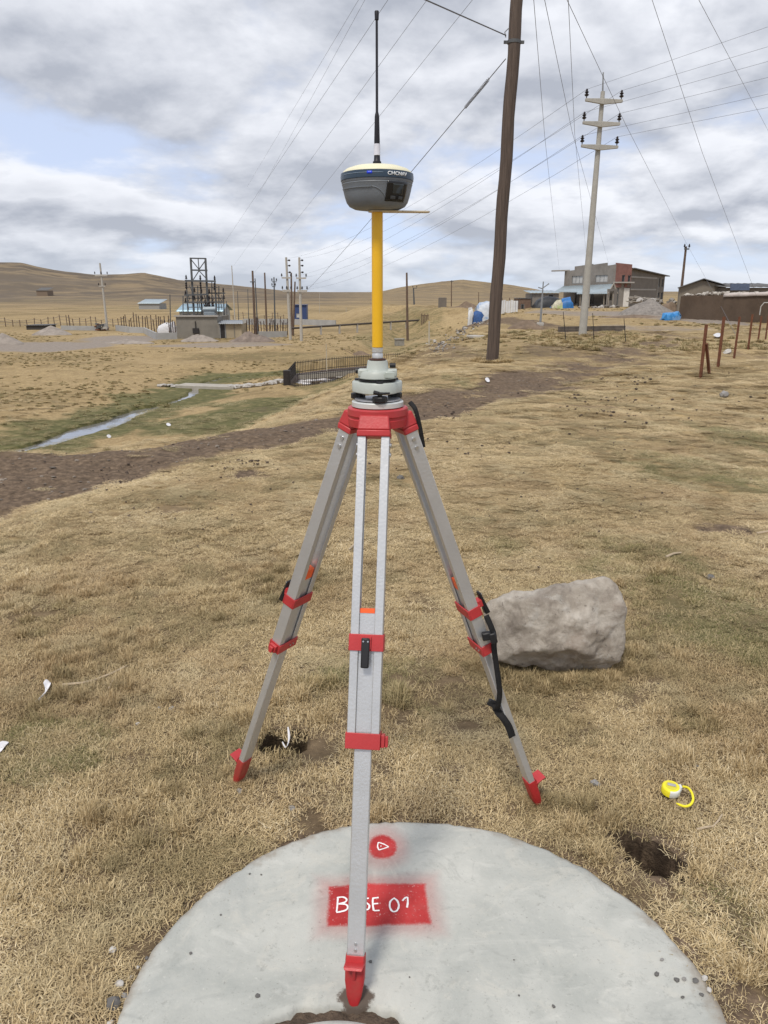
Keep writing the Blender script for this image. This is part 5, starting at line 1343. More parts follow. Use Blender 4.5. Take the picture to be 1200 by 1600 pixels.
mound('spoil_heap', 'stony brown bank beyond the fenced pit', 560, 549, 50, 6, EARTH, 'heap', .4, Y=75, seedn=12, lump=.6)
mound('earth_bank', 'dug brown earth bank between the timber pole and the bent post', 822, 522, 66, 14, EARTH, 'bank', .5, Y=41, seedn=13, lump=.5)
mound('earth_bank', 'long dug earth bank on the valley rim', 728, 482, 70, 9, EARTH, 'bank', .3, Y=122, seedn=15, lump=.6)
mound('earth_bank', 'low earth bank at the foot of the house', 990, 505, 120, 4, EARTH, 'bank', .3, Y=60, seedn=16, lump=.5)
# low dark board barrier
def barrier():
    a, b = P(872, 523, 35), P(976, 522, 37); a.z = hz(a.x, 35); b.z = hz(b.x, 37)
    root = thing('board_barrier', a, 'long low dark board lying behind the concrete power pole', 'boards')
    bm_ = M('dark_board', (.12, .10, .085), .9, var=.35, scale=3)
    for k in range(2):
        mb = MB(); mb.beam(a + Vector((0, .02 * k, .05 + .13 * k)), b + Vector((0, .02 * k, .05 + .13 * k)), .05, .125); mb.build('plank', bm_, root)
barrier()
# brown mud wall with coping stones at right
def mud_wall():
    Y0, Y1 = 55, 47
    a, b = P(1060, 500, Y0), P(1235, 500, Y1); a.z = hz(a.x, Y0) - .2; b.z = hz(b.x, Y1) - .2
    root = thing('mud_wall', a, 'long dark brown mud wall topped with pale stones at the right edge', 'wall')
    m = M('dark_mud_plaster', (.095, .066, .046), .95, var=.22, scale=.8, bump=.6, bscale=6, col2=(.125, .09, .065), var2=.5)
    n = 40; rows = []
    za, zb = P(1060, 463, Y0).z, P(1200, 458, 48.5).z
    d = Vector((b.x - a.x, b.y - a.y, 0)); nn = Vector((-d.y, d.x, 0)).normalized()
    prof = [(0, 0), (0, .5), (.01, 1), (.18, 1.03), (.36, 1), (.38, .5), (.4, 0)]
    for k in range(n + 1):
        u = k / n; p = a + (b - a) * u; zt = za + (zb - za) * u + .06 * mnoise.noise(Vector((k * .5, 1, 2)))
        rows.append([(p.x + nn.x * o + .05 * mnoise.noise(Vector((k * .7, v * 3, 4))), p.y + nn.y * o + .05 * mnoise.noise(Vector((k * .7, v * 3, 9))), p.z + (zt - p.z) * v) for o, v in prof])
    mb = MB(); mb.grid(rows); mb.add(rows[0], [tuple(range(7))]); mb.build('wall_body', m, root, smooth=50)
    cs = [stone_mesh('coping_stone', 500 + k, 1, .3, M('pale_coping_stone', (.44, .41, .37), .9, var=.2, scale=8)) for k in range(5)]
    rnd = random.Random(4)
    for k in range(85):
        u = rnd.uniform(.0, .98) if k < 55 else rnd.uniform(.2, .6); p = a + (b - a) * u; zt = za + (zb - za) * u; s = rnd.uniform(.06, .15) * (1.3 if .2 < u < .45 else 1)
        place('coping_stone', cs[k % 5], root, (p.x + nn.x * .18, p.y + nn.y * .18, zt + s * .45 + .04), (s * 1.5, s, s), (rnd.uniform(-.4, .4), rnd.uniform(-.4, .4), rnd.uniform(0, 6)))
    # plastic sheet weighed down on the wall
    rows = []
    for k in range(13):
        u = .42 + .56 * k / 12; p = a + (b - a) * u; zt = za + (zb - za) * u + .05
        rows.append([(p.x + nn.x * o, p.y + nn.y * o, zt + dz + .04 * mnoise.noise(Vector((k, o * 5, 1)))) for o, dz in ((-.06, -.16), (-.05, -.02), (.05, .05), (.3, .07), (.45, -.05))])
    mb = MB(); mb.grid(rows); mb.build('cover_sheet', M('dusty_pale_sheet', (.47, .42, .39), .7, var=.2, scale=2), root, solid=.02, smooth=60)
    # bent white pipe on the wall face
    mb = MB(); mb.tube([P(1204, 473, 46.5), P(1194, 473, 47), P(1189, 479, 47.1), P(1187, 492, 47.2)], .03, 8); mb.build('pipe', M('white_pipe', (.5, .5, .48), .5), root)
mud_wall()
def barn():
    Y = 70; zb = -.5; sh = 14 * .40
    a, b, ap = P(1061, 461, Y), P(1133, 460, Y), P(1097.5, 438, Y); za, zz = P(1061, 449.5, Y).z, P(1133, 447, Y).z
    root = thing('gabled_barn', (ap.x, Y, zb), 'grey gabled barn behind the brown mud wall', 'barn')
    m = M('barn_plaster', (.20, .175, .145), .9, var=.12, scale=1)
    mb = MB(); poly = [(a.x, zb), (b.x, zb), (b.x, zz), (ap.x, ap.z), (a.x, za)]; mb.prism(poly, lambda x, z: (x, Y, z), lambda x, z: (x, Y + .25, z)); mb.build('gable_wall', m, root, smooth=0)
    facade((b.x, Y + .25), (b.x + sh, Y + 14), zb, zz, [], .2).build('side_wall', m, root, smooth=0); facade((a.x + sh + .2, Y + 14), (a.x + .2, Y + .25), zb, za, [], .2).build('side_wall', m, root, smooth=0)
    mb = MB(); poly = [(a.x, zb), (b.x, zb), (b.x, zz), (ap.x, ap.z), (a.x, za)]; mb.prism(poly, lambda x, z: (x + sh, Y + 14, z), lambda x, z: (x + sh, Y + 14.2, z)); mb.build('gable_wall', m, root, smooth=0)
    corrugated('roof', (a.x - .3, Y - .3, za - .02), (a.x - .3 + sh, Y + 14.4, za - .02), (ap.x + sh, Y + 14.4, ap.z + .14), (ap.x, Y - .3, ap.z + .14), TIND, root, 20, .03)
    corrugated('roof', (b.x + .3, Y - .3, zz - .02), (b.x + .3 + sh, Y + 14.4, zz - .02), (ap.x + sh, Y + 14.4, ap.z + .14), (ap.x, Y - .3, ap.z + .14), TIND, root, 20, .03)
barn()
simple_hut('long_shed', 'long low dark roofed shed at the right edge behind the mud wall', 1135, 1235, 462, 449.5, 68, 6, BLOCK2, TIND, rise=.35, open_=((.1, .25, .6, 1.6), (.4, .6, .6, 1.6)))
def solar():
    p = P(1156, 448.5, 67); mb = MB(); mb.box(p, (1.6, .08, .55), Matrix.Rotation(-.2, 4, 'X')); o = mb.build('roof_panel', M('blue_glass_panel', (.07, .09, .14), .25, var=.2)); tag(o, 'small bluish panel leaning on the long shed roof', 'panel')
solar()
# white sheeting fence by the rubble
def white_sheets():
    m1 = M('white_sheeting', (.60, .61, .62), .6, var=.12, scale=2)
    a, b = P(782, 492, 80), P(809, 490, 80); root = thing('sheet_fence', P(795, 492, 80), 'white ribbed sheet fence just right of the timber pole', 'fence')
    zb = hz(a.x, 80); zt = P(782, 469.5, 80).z
    n = 7
    for k in range(n):
        x0 = a.x + (b.x - a.x) * k / n; x1 = a.x + (b.x - a.x) * (k + 1) / n - .03
        mb = MB(); mb.box(((x0 + x1) / 2, 80 + .04 * (k % 2), (zb + zt) / 2 + .05 * math.sin(k * 2)), (x1 - x0, .04, zt - zb)); mb.build('panel', m1, root)
    for k in (0, 3, 6):
        x0 = a.x + (b.x - a.x) * (k + .5) / n; mb = MB(); mb.beam((x0, 80.15, zb - .1), (x0, 80.15, zt + .25), .08, .08); mb.build('post', WOOD, root)
    tarp('white_tarp', 'crumpled white and blue sheeting left of the timber pole', [(744, 478, 492), (748, 473, 492), (754, 472, 491), (760, 470, 491), (766, 471, 491), (769, 480, 491)], 79, .9, M('blue_white_sheet', (.50, .53, .57), .6, var=.2, scale=3, col2=(.13, .25, .45), var2=.7), 'tarpaulin', seedn=21)
    tarp('white_sack', 'upright white sack at the head of the rubble slope', [(731.5, 488, 497), (733, 481, 498), (736, 480, 498), (738.5, 486, 498)], 74, .3, m1, 'sack', seedn=25)
    tarp('blue_bundle', 'dark blue bundle on top of the rubble slope', [(737, 492, 497), (741, 487, 497), (747, 485, 496), (752, 487, 496), (754, 493, 496)], 74.5, .4, M('deep_blue_cloth', (.03, .085, .24), .7, var=.4, scale=4), 'bundle', seedn=27)
white_sheets()
def rubble():
    root = thing('rubble_slope', G(720, 520), 'strip of broken stone rubble tumbling down the slope', 'rubble')
    mats = [M('rubble_pale', (.40, .38, .355), .9, var=.25, scale=4), M('rubble_mid', (.24, .22, .20), .9, var=.25, scale=4), M('rubble_dark', (.13, .115, .10), .9, var=.3, scale=4)]
    ms = [stone_mesh('rubble_stone', 600 + k, 1, .3, mats[(0, 1, 1, 2, 2, 0)[k % 6]]) for k in range(12)]
    r = random.Random(12)
    line = [(676, 548), (690, 540), (705, 531), (722, 520), (738, 508), (752, 499), (765, 493)]
    for k in range(230):
        u = r.random() * (len(line) - 1); i = int(u); f = u - i
        x = line[i][0] + (line[i + 1][0] - line[i][0]) * f + r.gauss(0, 6); y = line[i][1] + (line[i + 1][1] - line[i][1]) * f + r.gauss(0, 4.2)
        g = G(x, y); s = r.uniform(1.1, 3.2) * mpp(g) * (.8 if r.random() < .7 else 1.35)
        if g.y > 110: continue
        place('stone', ms[k % 12], root, g + Vector((0, 0, s * .25)), (s, s * .9, s * .8), (r.uniform(-.5, .5), r.uniform(-.5, .5), r.uniform(0, 6)))
    for k in range(26):
        x, y = r.uniform(905, 965), 481 + r.gauss(0, 1.3); g = P(x, y, 92); g.z = hz(g.x, 92); s = r.uniform(.15, .4)
        if k == 0: root2 = thing('stone_row', g, 'row of pale stones in front of the house porch', 'stones')
        place('stone', ms[(k * 2) % 12], root2, g + Vector((0, 0, s * .3)), s, (0, 0, r.uniform(0, 6)))
    root3 = thing('timber_pile', P(1008, 470, 78), 'jumbled pile of pale poles and stones above the gravel heap', 'pile'); WORLD[root3] = Vector(root3.location)
    for k in range(16):
        c = P(r.uniform(994, 1022), r.uniform(465, 473), 78 + r.uniform(-.5, .5)); a = r.uniform(-.5, .5); d = Vector((math.cos(a) * r.uniform(.6, 1.5), r.uniform(-.3, .3), math.sin(a) * .5)); mb = MB(); mb.cyl(c - d, c + d, .06, .05, 6); mb.build('log', M('grey_log', (.32, .29, .25), .85, var=.2), root3)
    for k in range(14):
        c = P(r.uniform(996, 1055), r.uniform(468, 476), 77); s = r.uniform(.2, .45); place('stone', ms[k % 12], root3, c, s, (0, 0, r.uniform(0, 6)))
    o = MB(); p = G(747, 528); o.box(p + Vector((0, 0, .06)), (.75, .9, .1), Matrix.Rotation(.3, 4, 'Z')); tag(o.build('pale_slab', LIGHT_C, bevel=.02), 'pale flat slab on the slope left of the timber pole', 'slab')
    p = G(624, 540); s = mpp(p) * 15; o = MB(); o.box(p + Vector((0, 0, s * .3)), (s * .9, s * .7, s * .7), Matrix.Rotation(.2, 4, 'Z')); o.box(p + Vector((0, 0, s * .66)), (s * 1.02, s * .82, s * .1), Matrix.Rotation(.2, 4, 'Z')); tag(o.build('concrete_chamber', M('old_grey_concrete', (.25, .24, .215), .9, var=.2, scale=3), bevel=.02), 'small grey concrete chamber on the valley slope', 'chamber')
rubble()
for q in ((1011, 557, 12, 'white crumpled scrap behind the second fence post'),):
    pass
litter('plastic_scrap', [[(1113, 528), (1119, 525), (1126, 521)], [(1113, 530), (1120, 530), (1128, 529)]], 'white rag caught behind the second fence post', .1)
pebble(1136, 553, 15, 'pale round stone lying between the second and third fence posts', 2)

# ---- the valley: footbridge, fenced pit, pipe
def footbridge():
    a, b = G(282, 604), G(372, 606); b = Vector((b.x, b.y, a.z)); z = max(a.z, hz(a.x, a.y), hz(b.x, b.y)) - .02
    a.z = b.z = z
    root = thing('footbridge', (a + b) / 2 - Vector((0, 0, .4)), 'flat concrete footbridge slab over the stream', 'bridge')
    mb = MB(); mb.beam(a, b, 1.3, .28); mb.build('deck', M('bridge_concrete', (.36, .335, .29), .85, var=.15, scale=2), root, bevel=.02)
    for p in (a.lerp(b, .04), a.lerp(b, .96)):
        mb = MB(); mb.box(p - Vector((0, 0, .6)), (.7, 1.2, .9)); mb.build('abutment', M('bridge_stone', (.16, .145, .12), .9, var=.3, scale=3, bump=.5), root)
    m = stone_mesh('kerb_stone', 77, 1, .3, MATS['rubble_pale'])
    r = random.Random(2)
    ks = thing('stone_edging', G(395, 607), 'line of pale stones leading from the footbridge to the pit', 'stones')
    for k in range(26):
        u = k / 25; px = 362 + 84 * u; py = 607.5 - 3.5 * math.sin(u * 1.2) - 7 * u * u; g = G(px, py); s = r.uniform(.14, .3); place('stone', m, ks, g + Vector((0, 0, s * .5)), (s * 1.5, s, s), (0, 0, r.uniform(0, 6)))
    ks = thing('stone_edging', G(262, 604), 'short line of pale stones left of the footbridge', 'stones')
    for k in range(9):
        g = G(248 + 4 * k, 604.5 + r.gauss(0, .5)); s = r.uniform(.1, .22); place('stone', m, ks, g + Vector((0, 0, s * .5)), (s * 1.6, s, s * .8), (0, 0, r.uniform(0, 6)))
footbridge()
def fenced_pit():
    top = [Vector((p.x, p.y, 0)) for p in (PL(449, 606, -3.9), PL(462, 610, -3.9), PL(510, 606, -3.9), PL(580, 598, -3.9), PL(640, 588, -3.9))]
    back = [Vector((p.x, p.y, 0)) for p in (PL(449, 606, -3.9), PL(462, 588, -3.9), PL(520, 580, -3.9), PL(590, 574, -3.9), PL(650, 570, -3.9))]
    g = min(hz(p.x, p.y) for p in top); zt = -3.74
    root = thing('railing', (top[0].x, top[0].y, zt), 'black iron picket railing on a stone kerb round the sunken pit', 'railing')
    kerb = M('pit_kerb_stone', (.17, .14, .13), .9, var=.2, scale=3)
    npk = 0
    for line, nm in ((top, 'front'), (back, 'back')):
        for i in range(len(line) - 1):
            a, b = line[i], line[i + 1]; mb = MB(); mb.beam((a.x, a.y, zt - .45), (b.x, b.y, zt - .45), .25, .9); mb.build('kerb', kerb, root)
            for h in (.12, .72):
                mb = MB(); mb.beam((a.x, a.y, zt + h), (b.x, b.y, zt + h), .035, .035); mb.build('rail', IRON, root)
        tot = sum((line[i + 1] - line[i]).length for i in range(len(line) - 1)); s = 0; step = .14 if nm == 'front' else .17
        if nm == 'front':
            mbp = MB(); mbp.beam((0, 0, 0), (0, 0, .82), .03, .03); pk = mbp.build('picket', IRON, None, origin=(0, 0, 0)); me = pk.data; bpy.data.objects.remove(pk)
        while s < tot and npk < 290:
            q = s
            for i in range(len(line) - 1):
                l = (line[i + 1] - line[i]).length
                if q <= l: p = line[i].lerp(line[i + 1], q / l); break
                q -= l
            place('picket', me, root, (p.x, p.y, zt), (1, 1, 1 + .02 * random.random())); s += step; npk += 1
    mb = MB(); p = top[0]; mb.box((p.x, p.y, zt + .4), (.4, .4, .95)); mb.build('corner_box', IRON, root, bevel=.02)
    # washed stones inside
    r = random.Random(6)
    st = thing('pit_stones', (top[2].x, top[2].y + 2, zt - .9), 'pale rubbish and stones inside the fenced pit', 'rubble')
    m = [stone_mesh('pit_stone', 81 + k, 1, .3, MATS['rubble_pale'] if k else M('white_rag', (.62, .60, .60), .8, var=.1)) for k in range(2)]
    for k in range(60):
        px, py = r.uniform(462, 575), r.uniform(580, 598); p = PL(px, py, zt - .3); s = r.uniform(.12, .35); place('stone', m[k % 2], st, p + Vector((0, 0, -.25)), (s * 2, s * 1.5, s * .7), (0, 0, r.uniform(0, 6)))
    mb = MB(); a, b = PL(470, 589, zt - .1), PL(575, 580, zt - .1); mb.beam(a, b, .5, .3); mb.build('channel_edge', MATS['bridge_concrete'], st)
fenced_pit()
def pipeline():
    a, b = P(455, 513, 97), P(692, 498, 118); root = thing('pipeline', a, 'long black pipe on low supports crossing the valley', 'pipe')
    mb = MB(); mb.cyl(a, b, .13, .13, 10); mb.build('pipe', M('dull_dark_pipe', (.07, .058, .05), .8), root)
    for k in range(9):
        p = a.lerp(b, (k + .5) / 9); g = hz(p.x, p.y); mb = MB(); mb.beam((p.x, p.y, g - .1), (p.x, p.y, p.z), .25, .25); mb.build('support', BAND, root)
    root = thing('post_rack', P(664, 500, 110), 'little rack of dark posts above the pipe', 'rack')
    for k in range(5):
        p = P(659 + 2.4 * k, 500, 110); t = P(659 + 2.4 * k, 490 + (k % 2) * 2, 110); mb = MB(); mb.beam((p.x, p.y, hz(p.x, 110)), t, .12, .12); mb.build('post', WOOD, root)
    mb = MB(); mb.beam(P(658, 493, 110), P(670, 493, 110), .08, .08); mb.build('rail', WOOD, root)
pipeline()
mb = MB()
def cabin():
    Y = 135; a, b = P(460, 489, Y), P(479, 489, Y); zb = hz(a.x, Y); zt = P(460, 477, Y).z
    root = thing('site_cabin', ((a.x + b.x) / 2, Y, zb), 'small dark blue cabin on the plain behind the twin pale poles', 'cabin'); m = M('blue_cabin_paint', (.035, .06, .16), .55, var=.15)
    facade((a.x, Y), (b.x, Y), zb, zt, [(.3, 1.0, .9, 1.6), ((b.x - a.x) * .42, (b.x - a.x) * .58, .05, 1.5)], .12).build('front_wall', m, root, smooth=0)
    facade((b.x, Y + .12), (b.x, Y + 2.4), zb, zt, [], .12).build('side_wall', m, root, smooth=0); facade((a.x, Y + 2.4), (a.x, Y + .12), zb, zt, [], .12).build('side_wall', m, root, smooth=0); facade((b.x, Y + 2.5), (a.x, Y + 2.5), zb, zt, [], .12).build('back_wall', m, root, smooth=0)
    pane_at((a.x, Y), (b.x, Y), zb, (.3, 1.0, .9, 1.6), .06, 'window', GLASSP, root, 0); pane_at((a.x, Y), (b.x, Y), zb, ((b.x - a.x) * .42, (b.x - a.x) * .58, .05, 1.5), .06, 'door', DARKIN, root, 0)
    mb = MB(); mb.box(((a.x + b.x) / 2, Y + 1.2, zt + .05), (b.x - a.x + .2, 2.8, .1)); mb.build('roof', m, root)
cabin()

# ---- substation
def substation():
    Y = 92.0
    zb = hz(X(310, Y), Y) - .2
    root = thing('block_compound', (X(306, Y), Y, zb), 'grey plastered compound wall of the substation', 'wall')
    pl = M('grey_plaster', (.205, .19, .165), .9, var=.14, scale=1, col2=(.26, .24, .21), var2=.4)
    a, b = P(277, 528, Y), P(341, 528, Y); zt = P(277, 495, Y).z
    facade((a.x, Y), (b.x, Y), zb, zt, [], .25).build('front_wall', pl, root, smooth=0)
    facade((a.x, Y + 7), (a.x, Y + .26), zb, zt, [], .25).build('side_wall', M('pale_side_plaster', (.33, .32, .32), .85, var=.15), root, smooth=0)
    facade((b.x, Y + .26), (b.x, Y + 7), zb, zt, [], .25).build('side_wall', pl, root, smooth=0)
    mb = MB(); mb.box(((a.x + b.x) / 2, Y + .1, zt + .09), (b.x - a.x + .3, .6, .18)); mb.build('coping', BAND, root)
    mb = MB(); p = P(306, 517, Y - .1); mb.box(p, (.7, .2, .6)); mb.beam(p + Vector((0, 0, .3)), p + Vector((0, 0, 1.1)), .08, .08); mb.build('meter_box', IRON, root)
    # hut
    root = thing('guard_hut', (X(362, Y), Y, zb), 'small tan hut with a dark door beside the substation wall', 'hut')
    a, b = P(342, 527, Y), P(379, 527, Y); w = b.x - a.x; zt = P(342, 506, Y).z
    tan = M('tan_plaster', (.36, .30, .21), .9, var=.12, scale=1)
    dl = P(352.5, 0, Y).x - a.x if False else w * .36
    facade((a.x, Y - .4), (a.x + w * .36, Y - .4), zb, zt, [(w * .09, w * .32, .1, 2.0)], .15).build('door_wall', pl, root, smooth=0); pane_at((a.x, Y - .4), (b.x, Y - .4), zb, (w * .09, w * .32, .1, 2.0), .05, 'door', IRON, root, 0)
    facade((a.x + w * .36, Y - .4), (b.x, Y - .4), zb, zt, [], .15).build('front_wall', tan, root, smooth=0)
    mb = MB(); mb.beam((a.x + w * .7, Y - .42, zb), (a.x + w * .7, Y - .42, zt), .06, .08); mb.build('batten', pl, root)
    facade((b.x, Y - .24), (b.x, Y + 3), zb, zt, [], .15).build('side_wall', tan, root, smooth=0)
    corrugated('roof', P(341, 506, Y - .8), P(380.5, 506, Y - .8), P(379, 500, Y + 3), P(341, 500, Y + 3), M('grey_blue_sheet', (.27, .29, .31), .5, .2, var=.15), root, 12)
    # switch house with blue roof
    Y2 = 108; root = thing('switch_house', (X(314, Y2), Y2, zb), 'pale switch house with a blue tin roof behind the compound wall', 'building')
    a, b = P(281, 500, Y2), P(347, 500, Y2); ze = P(281, 486.5, Y2).z; zr = P(281, 474.5, Y2 + 3).z
    w = b.x - a.x
    facade((a.x, Y2), (b.x, Y2), zb, ze, [(w * .08, w * .28, ze - zb - 1.0, ze - zb - .35), (w * .35, w * .6, ze - zb - 1.0, ze - zb - .35), (w * .66, w * .85, ze - zb - 1.0, ze - zb - .35)], .2).build('front_wall', M('pale_grey_plaster', (.36, .37, .36), .85, var=.1), root, smooth=0)
    for o in ((w * .08, w * .28, ze - zb - 1.0, ze - zb - .35), (w * .35, w * .6, ze - zb - 1.0, ze - zb - .35), (w * .66, w * .85, ze - zb - 1.0, ze - zb - .35)): pane_at((a.x, Y2), (b.x, Y2), zb, o, .12, 'window', DARKIN, root, 2)
    mb = MB()
    for x in (a.x, b.x - .2): mb = MB(); mb.prism([(Y2 + .2, zb), (Y2 + 5.8, zb), (Y2 + 5.8, ze), (Y2 + 3, zr - .1), (Y2 + .2, ze)], lambda y, z: (x, y, z), lambda y, z: (x + .2, y, z)); mb.build('gable_wall', MATS['pale_grey_plaster'], root, smooth=0)
    bt = M('blue_tin_roof', (.30, .42, .50), .45, .3, var=.12, scale=1)
    corrugated('roof', (a.x - .4, Y2 - .5, ze), (b.x + .4, Y2 - .5, ze), (b.x + .2, Y2 + 3, zr), (a.x - .2, Y2 + 3, zr), bt, root, 20); corrugated('roof', (a.x - .4, Y2 + 6.5, ze), (b.x + .4, Y2 + 6.5, ze), (b.x + .2, Y2 + 3.05, zr), (a.x - .2, Y2 + 3.05, zr), bt, root, 20)
    # steel gantry
    Yg = 99; zg = hz(X(310, Yg), Yg) - .2
    root = thing('steel_gantry', (X(312, Yg), Yg, zg), 'tall dark steel gantry frame with insulators over the substation', 'gantry')
    def bar(nm, p0, p1, w_=.22, dy=0):
        a_, b_ = P(*p0, Yg + dy), P(*p1, Yg + dy); mb = MB(); mb.beam(a_, b_, w_, w_); return mb.build(nm, DARKM, root)
    def col(x0, y0, x1, y1, w_, dy=0):
        a_ = P(x0, y0, Yg + dy); t_ = P(x1, y1, Yg + dy); a_.z = zg; a_.x = P(x0, 500, Yg + dy).x; mb = MB(); mb.beam(a_, t_, w_, w_); mb.build('column', DARKM, root)
    col(303.5, 505, 297.8, 402.5, .22); col(325.5, 505, 321, 403.5, .22); col(316, 505, 313, 436, .17, .5); col(339, 505, 335.5, 437, .17, .5); col(294, 505, 291, 437, .13, .6); col(350, 505, 349, 456, .13, .6)
    bar('beam', (297, 403.5), (322, 404), .16); bar('beam', (300, 422), (324, 422.5), .18); bar('beam', (289, 438.5), (337, 439.5), .2, -.3); bar('beam', (288, 461), (326, 460), .2, -.3); bar('beam', (288, 472.5), (350, 472), .18, -.3); bar('beam', (322, 458), (352, 458), .16, .6)
    for p0, p1, w_, dy_ in (((289, 449), (340, 449), .1, 2.), ((289, 466), (352, 466), .1, 1.), ((292, 480), (348, 480), .1, -1.), ((330, 446), (346, 470), .07, 1.), ((296, 446), (306, 470), .07, 1.), ((342, 447), (342, 500), .11, 2.), ((309, 446), (309, 500), .1, 2.), ((331, 440), (331, 500), .1, 1.5), ((286, 462), (286, 505), .1, -1.)): bar('strut', p0, p1, w_, dy_)
    for p0, p1 in (((299, 406), (311, 421)), ((321, 407), (311, 421)), ((311, 423), (302, 437)), ((311, 423), (324, 437)), ((309.5, 404), (311, 421))): bar('brace', p0, p1, .1)
    for x_, y_ in ((291, 436), (313, 436), (335.5, 437), (290, 460), (304, 456), (315, 457), (327, 457), (349, 456), (304, 468), (316, 468), (327, 468), (350, 467), (290, 472)):
        p = P(x_, y_, Yg - .3); insulator(root, p, .5, .17)
    for x_, y_ in ((290.5, 441), (313, 441), (335, 442)):
        p = P(x_, y_, Yg - .3); mb = MB(); mb.lathe([(.06, 0), (.15, -.1), (.07, -.25), (.15, -.35), (.07, -.5), (.15, -.6), (.06, -.8)], p, 8); mb.build('hanging_insulator', INSUL, root)
    for x_ in (294, 309, 312, 319, 332, 346):
        mb = MB(); mb.tube([P(x_, 461, Yg), P(x_ + 2, 467, Yg), P(x_ - 1, 473, Yg), P(x_ + 1, 484, Yg)], .05, 6); mb.build('jumper', WIRE, root)
    root = thing('transformer', (X(327, 96), 96, zb), 'grey cylindrical transformer tank in front of the blue roof', 'transformer')
    a_, b_ = P(318, 484, 96), P(337, 483.5, 96); mb = MB(); mb.tube([a_ - Vector((.1, 0, 0)), a_, b_, b_ + Vector((.1, 0, 0))], [.15, .38, .38, .15], 16); mb.build('tank', M('grey_blue_tank', (.24, .28, .31), .45, .2, var=.1), root, smooth=40)
    mb = MB(); c = (a_ + b_) / 2; mb.box((c.x, 96.2, (zb + c.z) / 2), ((b_.x - a_.x) * .9, 1.2, c.z - zb - .5)); mb.build('body', MATS['grey_blue_tank'], root, bevel=.05)
    for k in range(3): p = a_.lerp(b_, .2 + .3 * k); insulator(root, p + Vector((0, 0, .35)), .9, .2, 'bushing')
    # white sheeting left of the compound
    tarp('white_sheet_heap', 'heap of white sheeting left of the substation wall', [(248, 508.5, 512), (254, 506, 511), (260, 504, 511), (266, 504.5, 511), (271, 502, 511), (275, 506, 511)], 100, .5, M('white_dusty_sheet', (.58, .58, .60), .6, var=.15), 'sheeting', seedn=31)
    # post and wire fence
    def wire_fence(name, label, line, n, h, mat, Yh=None, wires=3, rnd=3):
        pts = [Vector(p) for p in line]; r = random.Random(rnd); root_ = thing(name, pts[0], label, 'fence'); tops = []
        tot = len(pts) - 1
        for k in range(n):
            u = k / (n - 1) * tot; i = min(int(u), tot - 1); p = pts[i].lerp(pts[i + 1], u - i); g = hz(p.x, p.y); hh = h * r.uniform(.7, 1.25); t_ = Vector((p.x + r.uniform(-.12, .12), p.y, g + hh))
            mb = MB(); mb.beam((p.x, p.y, g - .2), t_, .09, .09); mb.build('post', mat, root_); tops.append((Vector((p.x, p.y, g)), t_))
        for w_ in range(wires):
            mb = MB(); mb.tube([a0.lerp(b0, .25 + .3 * w_) for a0, b0 in tops], .02, 4); mb.build('wire', WIRE, root_)
    g_ = lambda px, Y_: (X(px, Y_), Y_, 0)
    wire_fence('wire_fence', 'rusty post and wire fence left of the substation', [g_(186, 118), g_(240, 104), g_(276, 96)], 26, 2.0, DKRUST, rnd=3)
    wire_fence('wire_fence', 'rusty post and wire fence between the hut and the twin pale poles', [g_(383, 95), g_(420, 96), g_(447, 100)], 20, 1.9, DKRUST, rnd=5)
    wire_fence('wire_fence', 'old post fence round the left yard', [g_(-20, 120), g_(60, 122), g_(130, 124), g_(190, 120)], 22, 1.4, WOOD, rnd=7)
    wire_fence('wire_fence', 'thin post fence on the far plain behind the substation', [g_(330, 150), g_(420, 150), g_(470, 148)], 12, 1.3, WOOD, rnd=9)
    # low block walls
    bw = M('low_block_wall', (.34, .34, .335), .85, var=.12, scale=1)
    def low_wall(label, line, h, th=.2):
        root_ = thing('low_block_wall', (line[0][0], line[0][1], hz(line[0][0], line[0][1])), label, 'wall')
        for i in range(len(line) - 1):
            a_, b_ = Vector(line[i]), Vector(line[i + 1]); za, zb_ = hz(a_.x, a_.y), hz(b_.x, b_.y); mb = MB()
            mb.beam((a_.x, a_.y, za + h / 2 - .15), (b_.x, b_.y, zb_ + h / 2 - .15), th, h + .3); mb.build('wall_run', bw, root_)
    low_wall('stepped pale block wall left of the substation', [g_(177, 112), g_(198, 104), g_(221, 103), g_(240, 90), g_(272, 91)], .75)
    low_wall('pale block wall at the foot of the twin pale poles', [g_(402, 93), g_(446, 95)], .7)
    low_wall('long pale block wall behind the twin pale poles', [g_(378, 128), g_(460, 128), g_(524, 124)], .9)
    low_wall('low grey wall along the left yard', [g_(90, 112), g_(150, 112)], .6)
    simple_hut('low_shed', 'low dark shed in the left yard', 42, 70, 519, 509, 112, 4, M('dark_shed_wall', (.06, .055, .05), .9), TIND, over=.2)
    simple_hut('far_barn', 'long pale roofed barn on the far plain', 217, 249, 481, 474.5, 240, 8, M('far_plaster', (.3, .3, .29), .9), TIN, rise=1.2, over=.4, cat='barn')
    simple_hut('far_barn', 'tiny roofed farmstead on the lower hill at left', 57, 74, 458, 454, 560, 10, M('far_adobe', (.2, .15, .11), .9), TIND, rise=2, over=.5, cat='barn')
    root = thing('debris_pile', (X(158, 112), 112, hz(X(158, 112), 112)), 'jumbled rusty scrap beside the lone concrete pole', 'scrap')
    r = random.Random(9)
    for k in range(14):
        c = Vector((X(r.uniform(148, 166), 112), 112 + r.uniform(-1, 1), hz(X(158, 112), 112) + r.uniform(.1, 1.0))); mb = MB(); mb.box(c, (r.uniform(.3, 1.1), r.uniform(.2, .6), r.uniform(.15, .5)), Matrix.Rotation(r.uniform(-.8, .8), 4, 'Y') @ Matrix.Rotation(r.uniform(0, 3), 4, 'Z')); mb.build('scrap_piece', (RUST, LIGHT_C, DARKM)[k % 3], root)
substation()

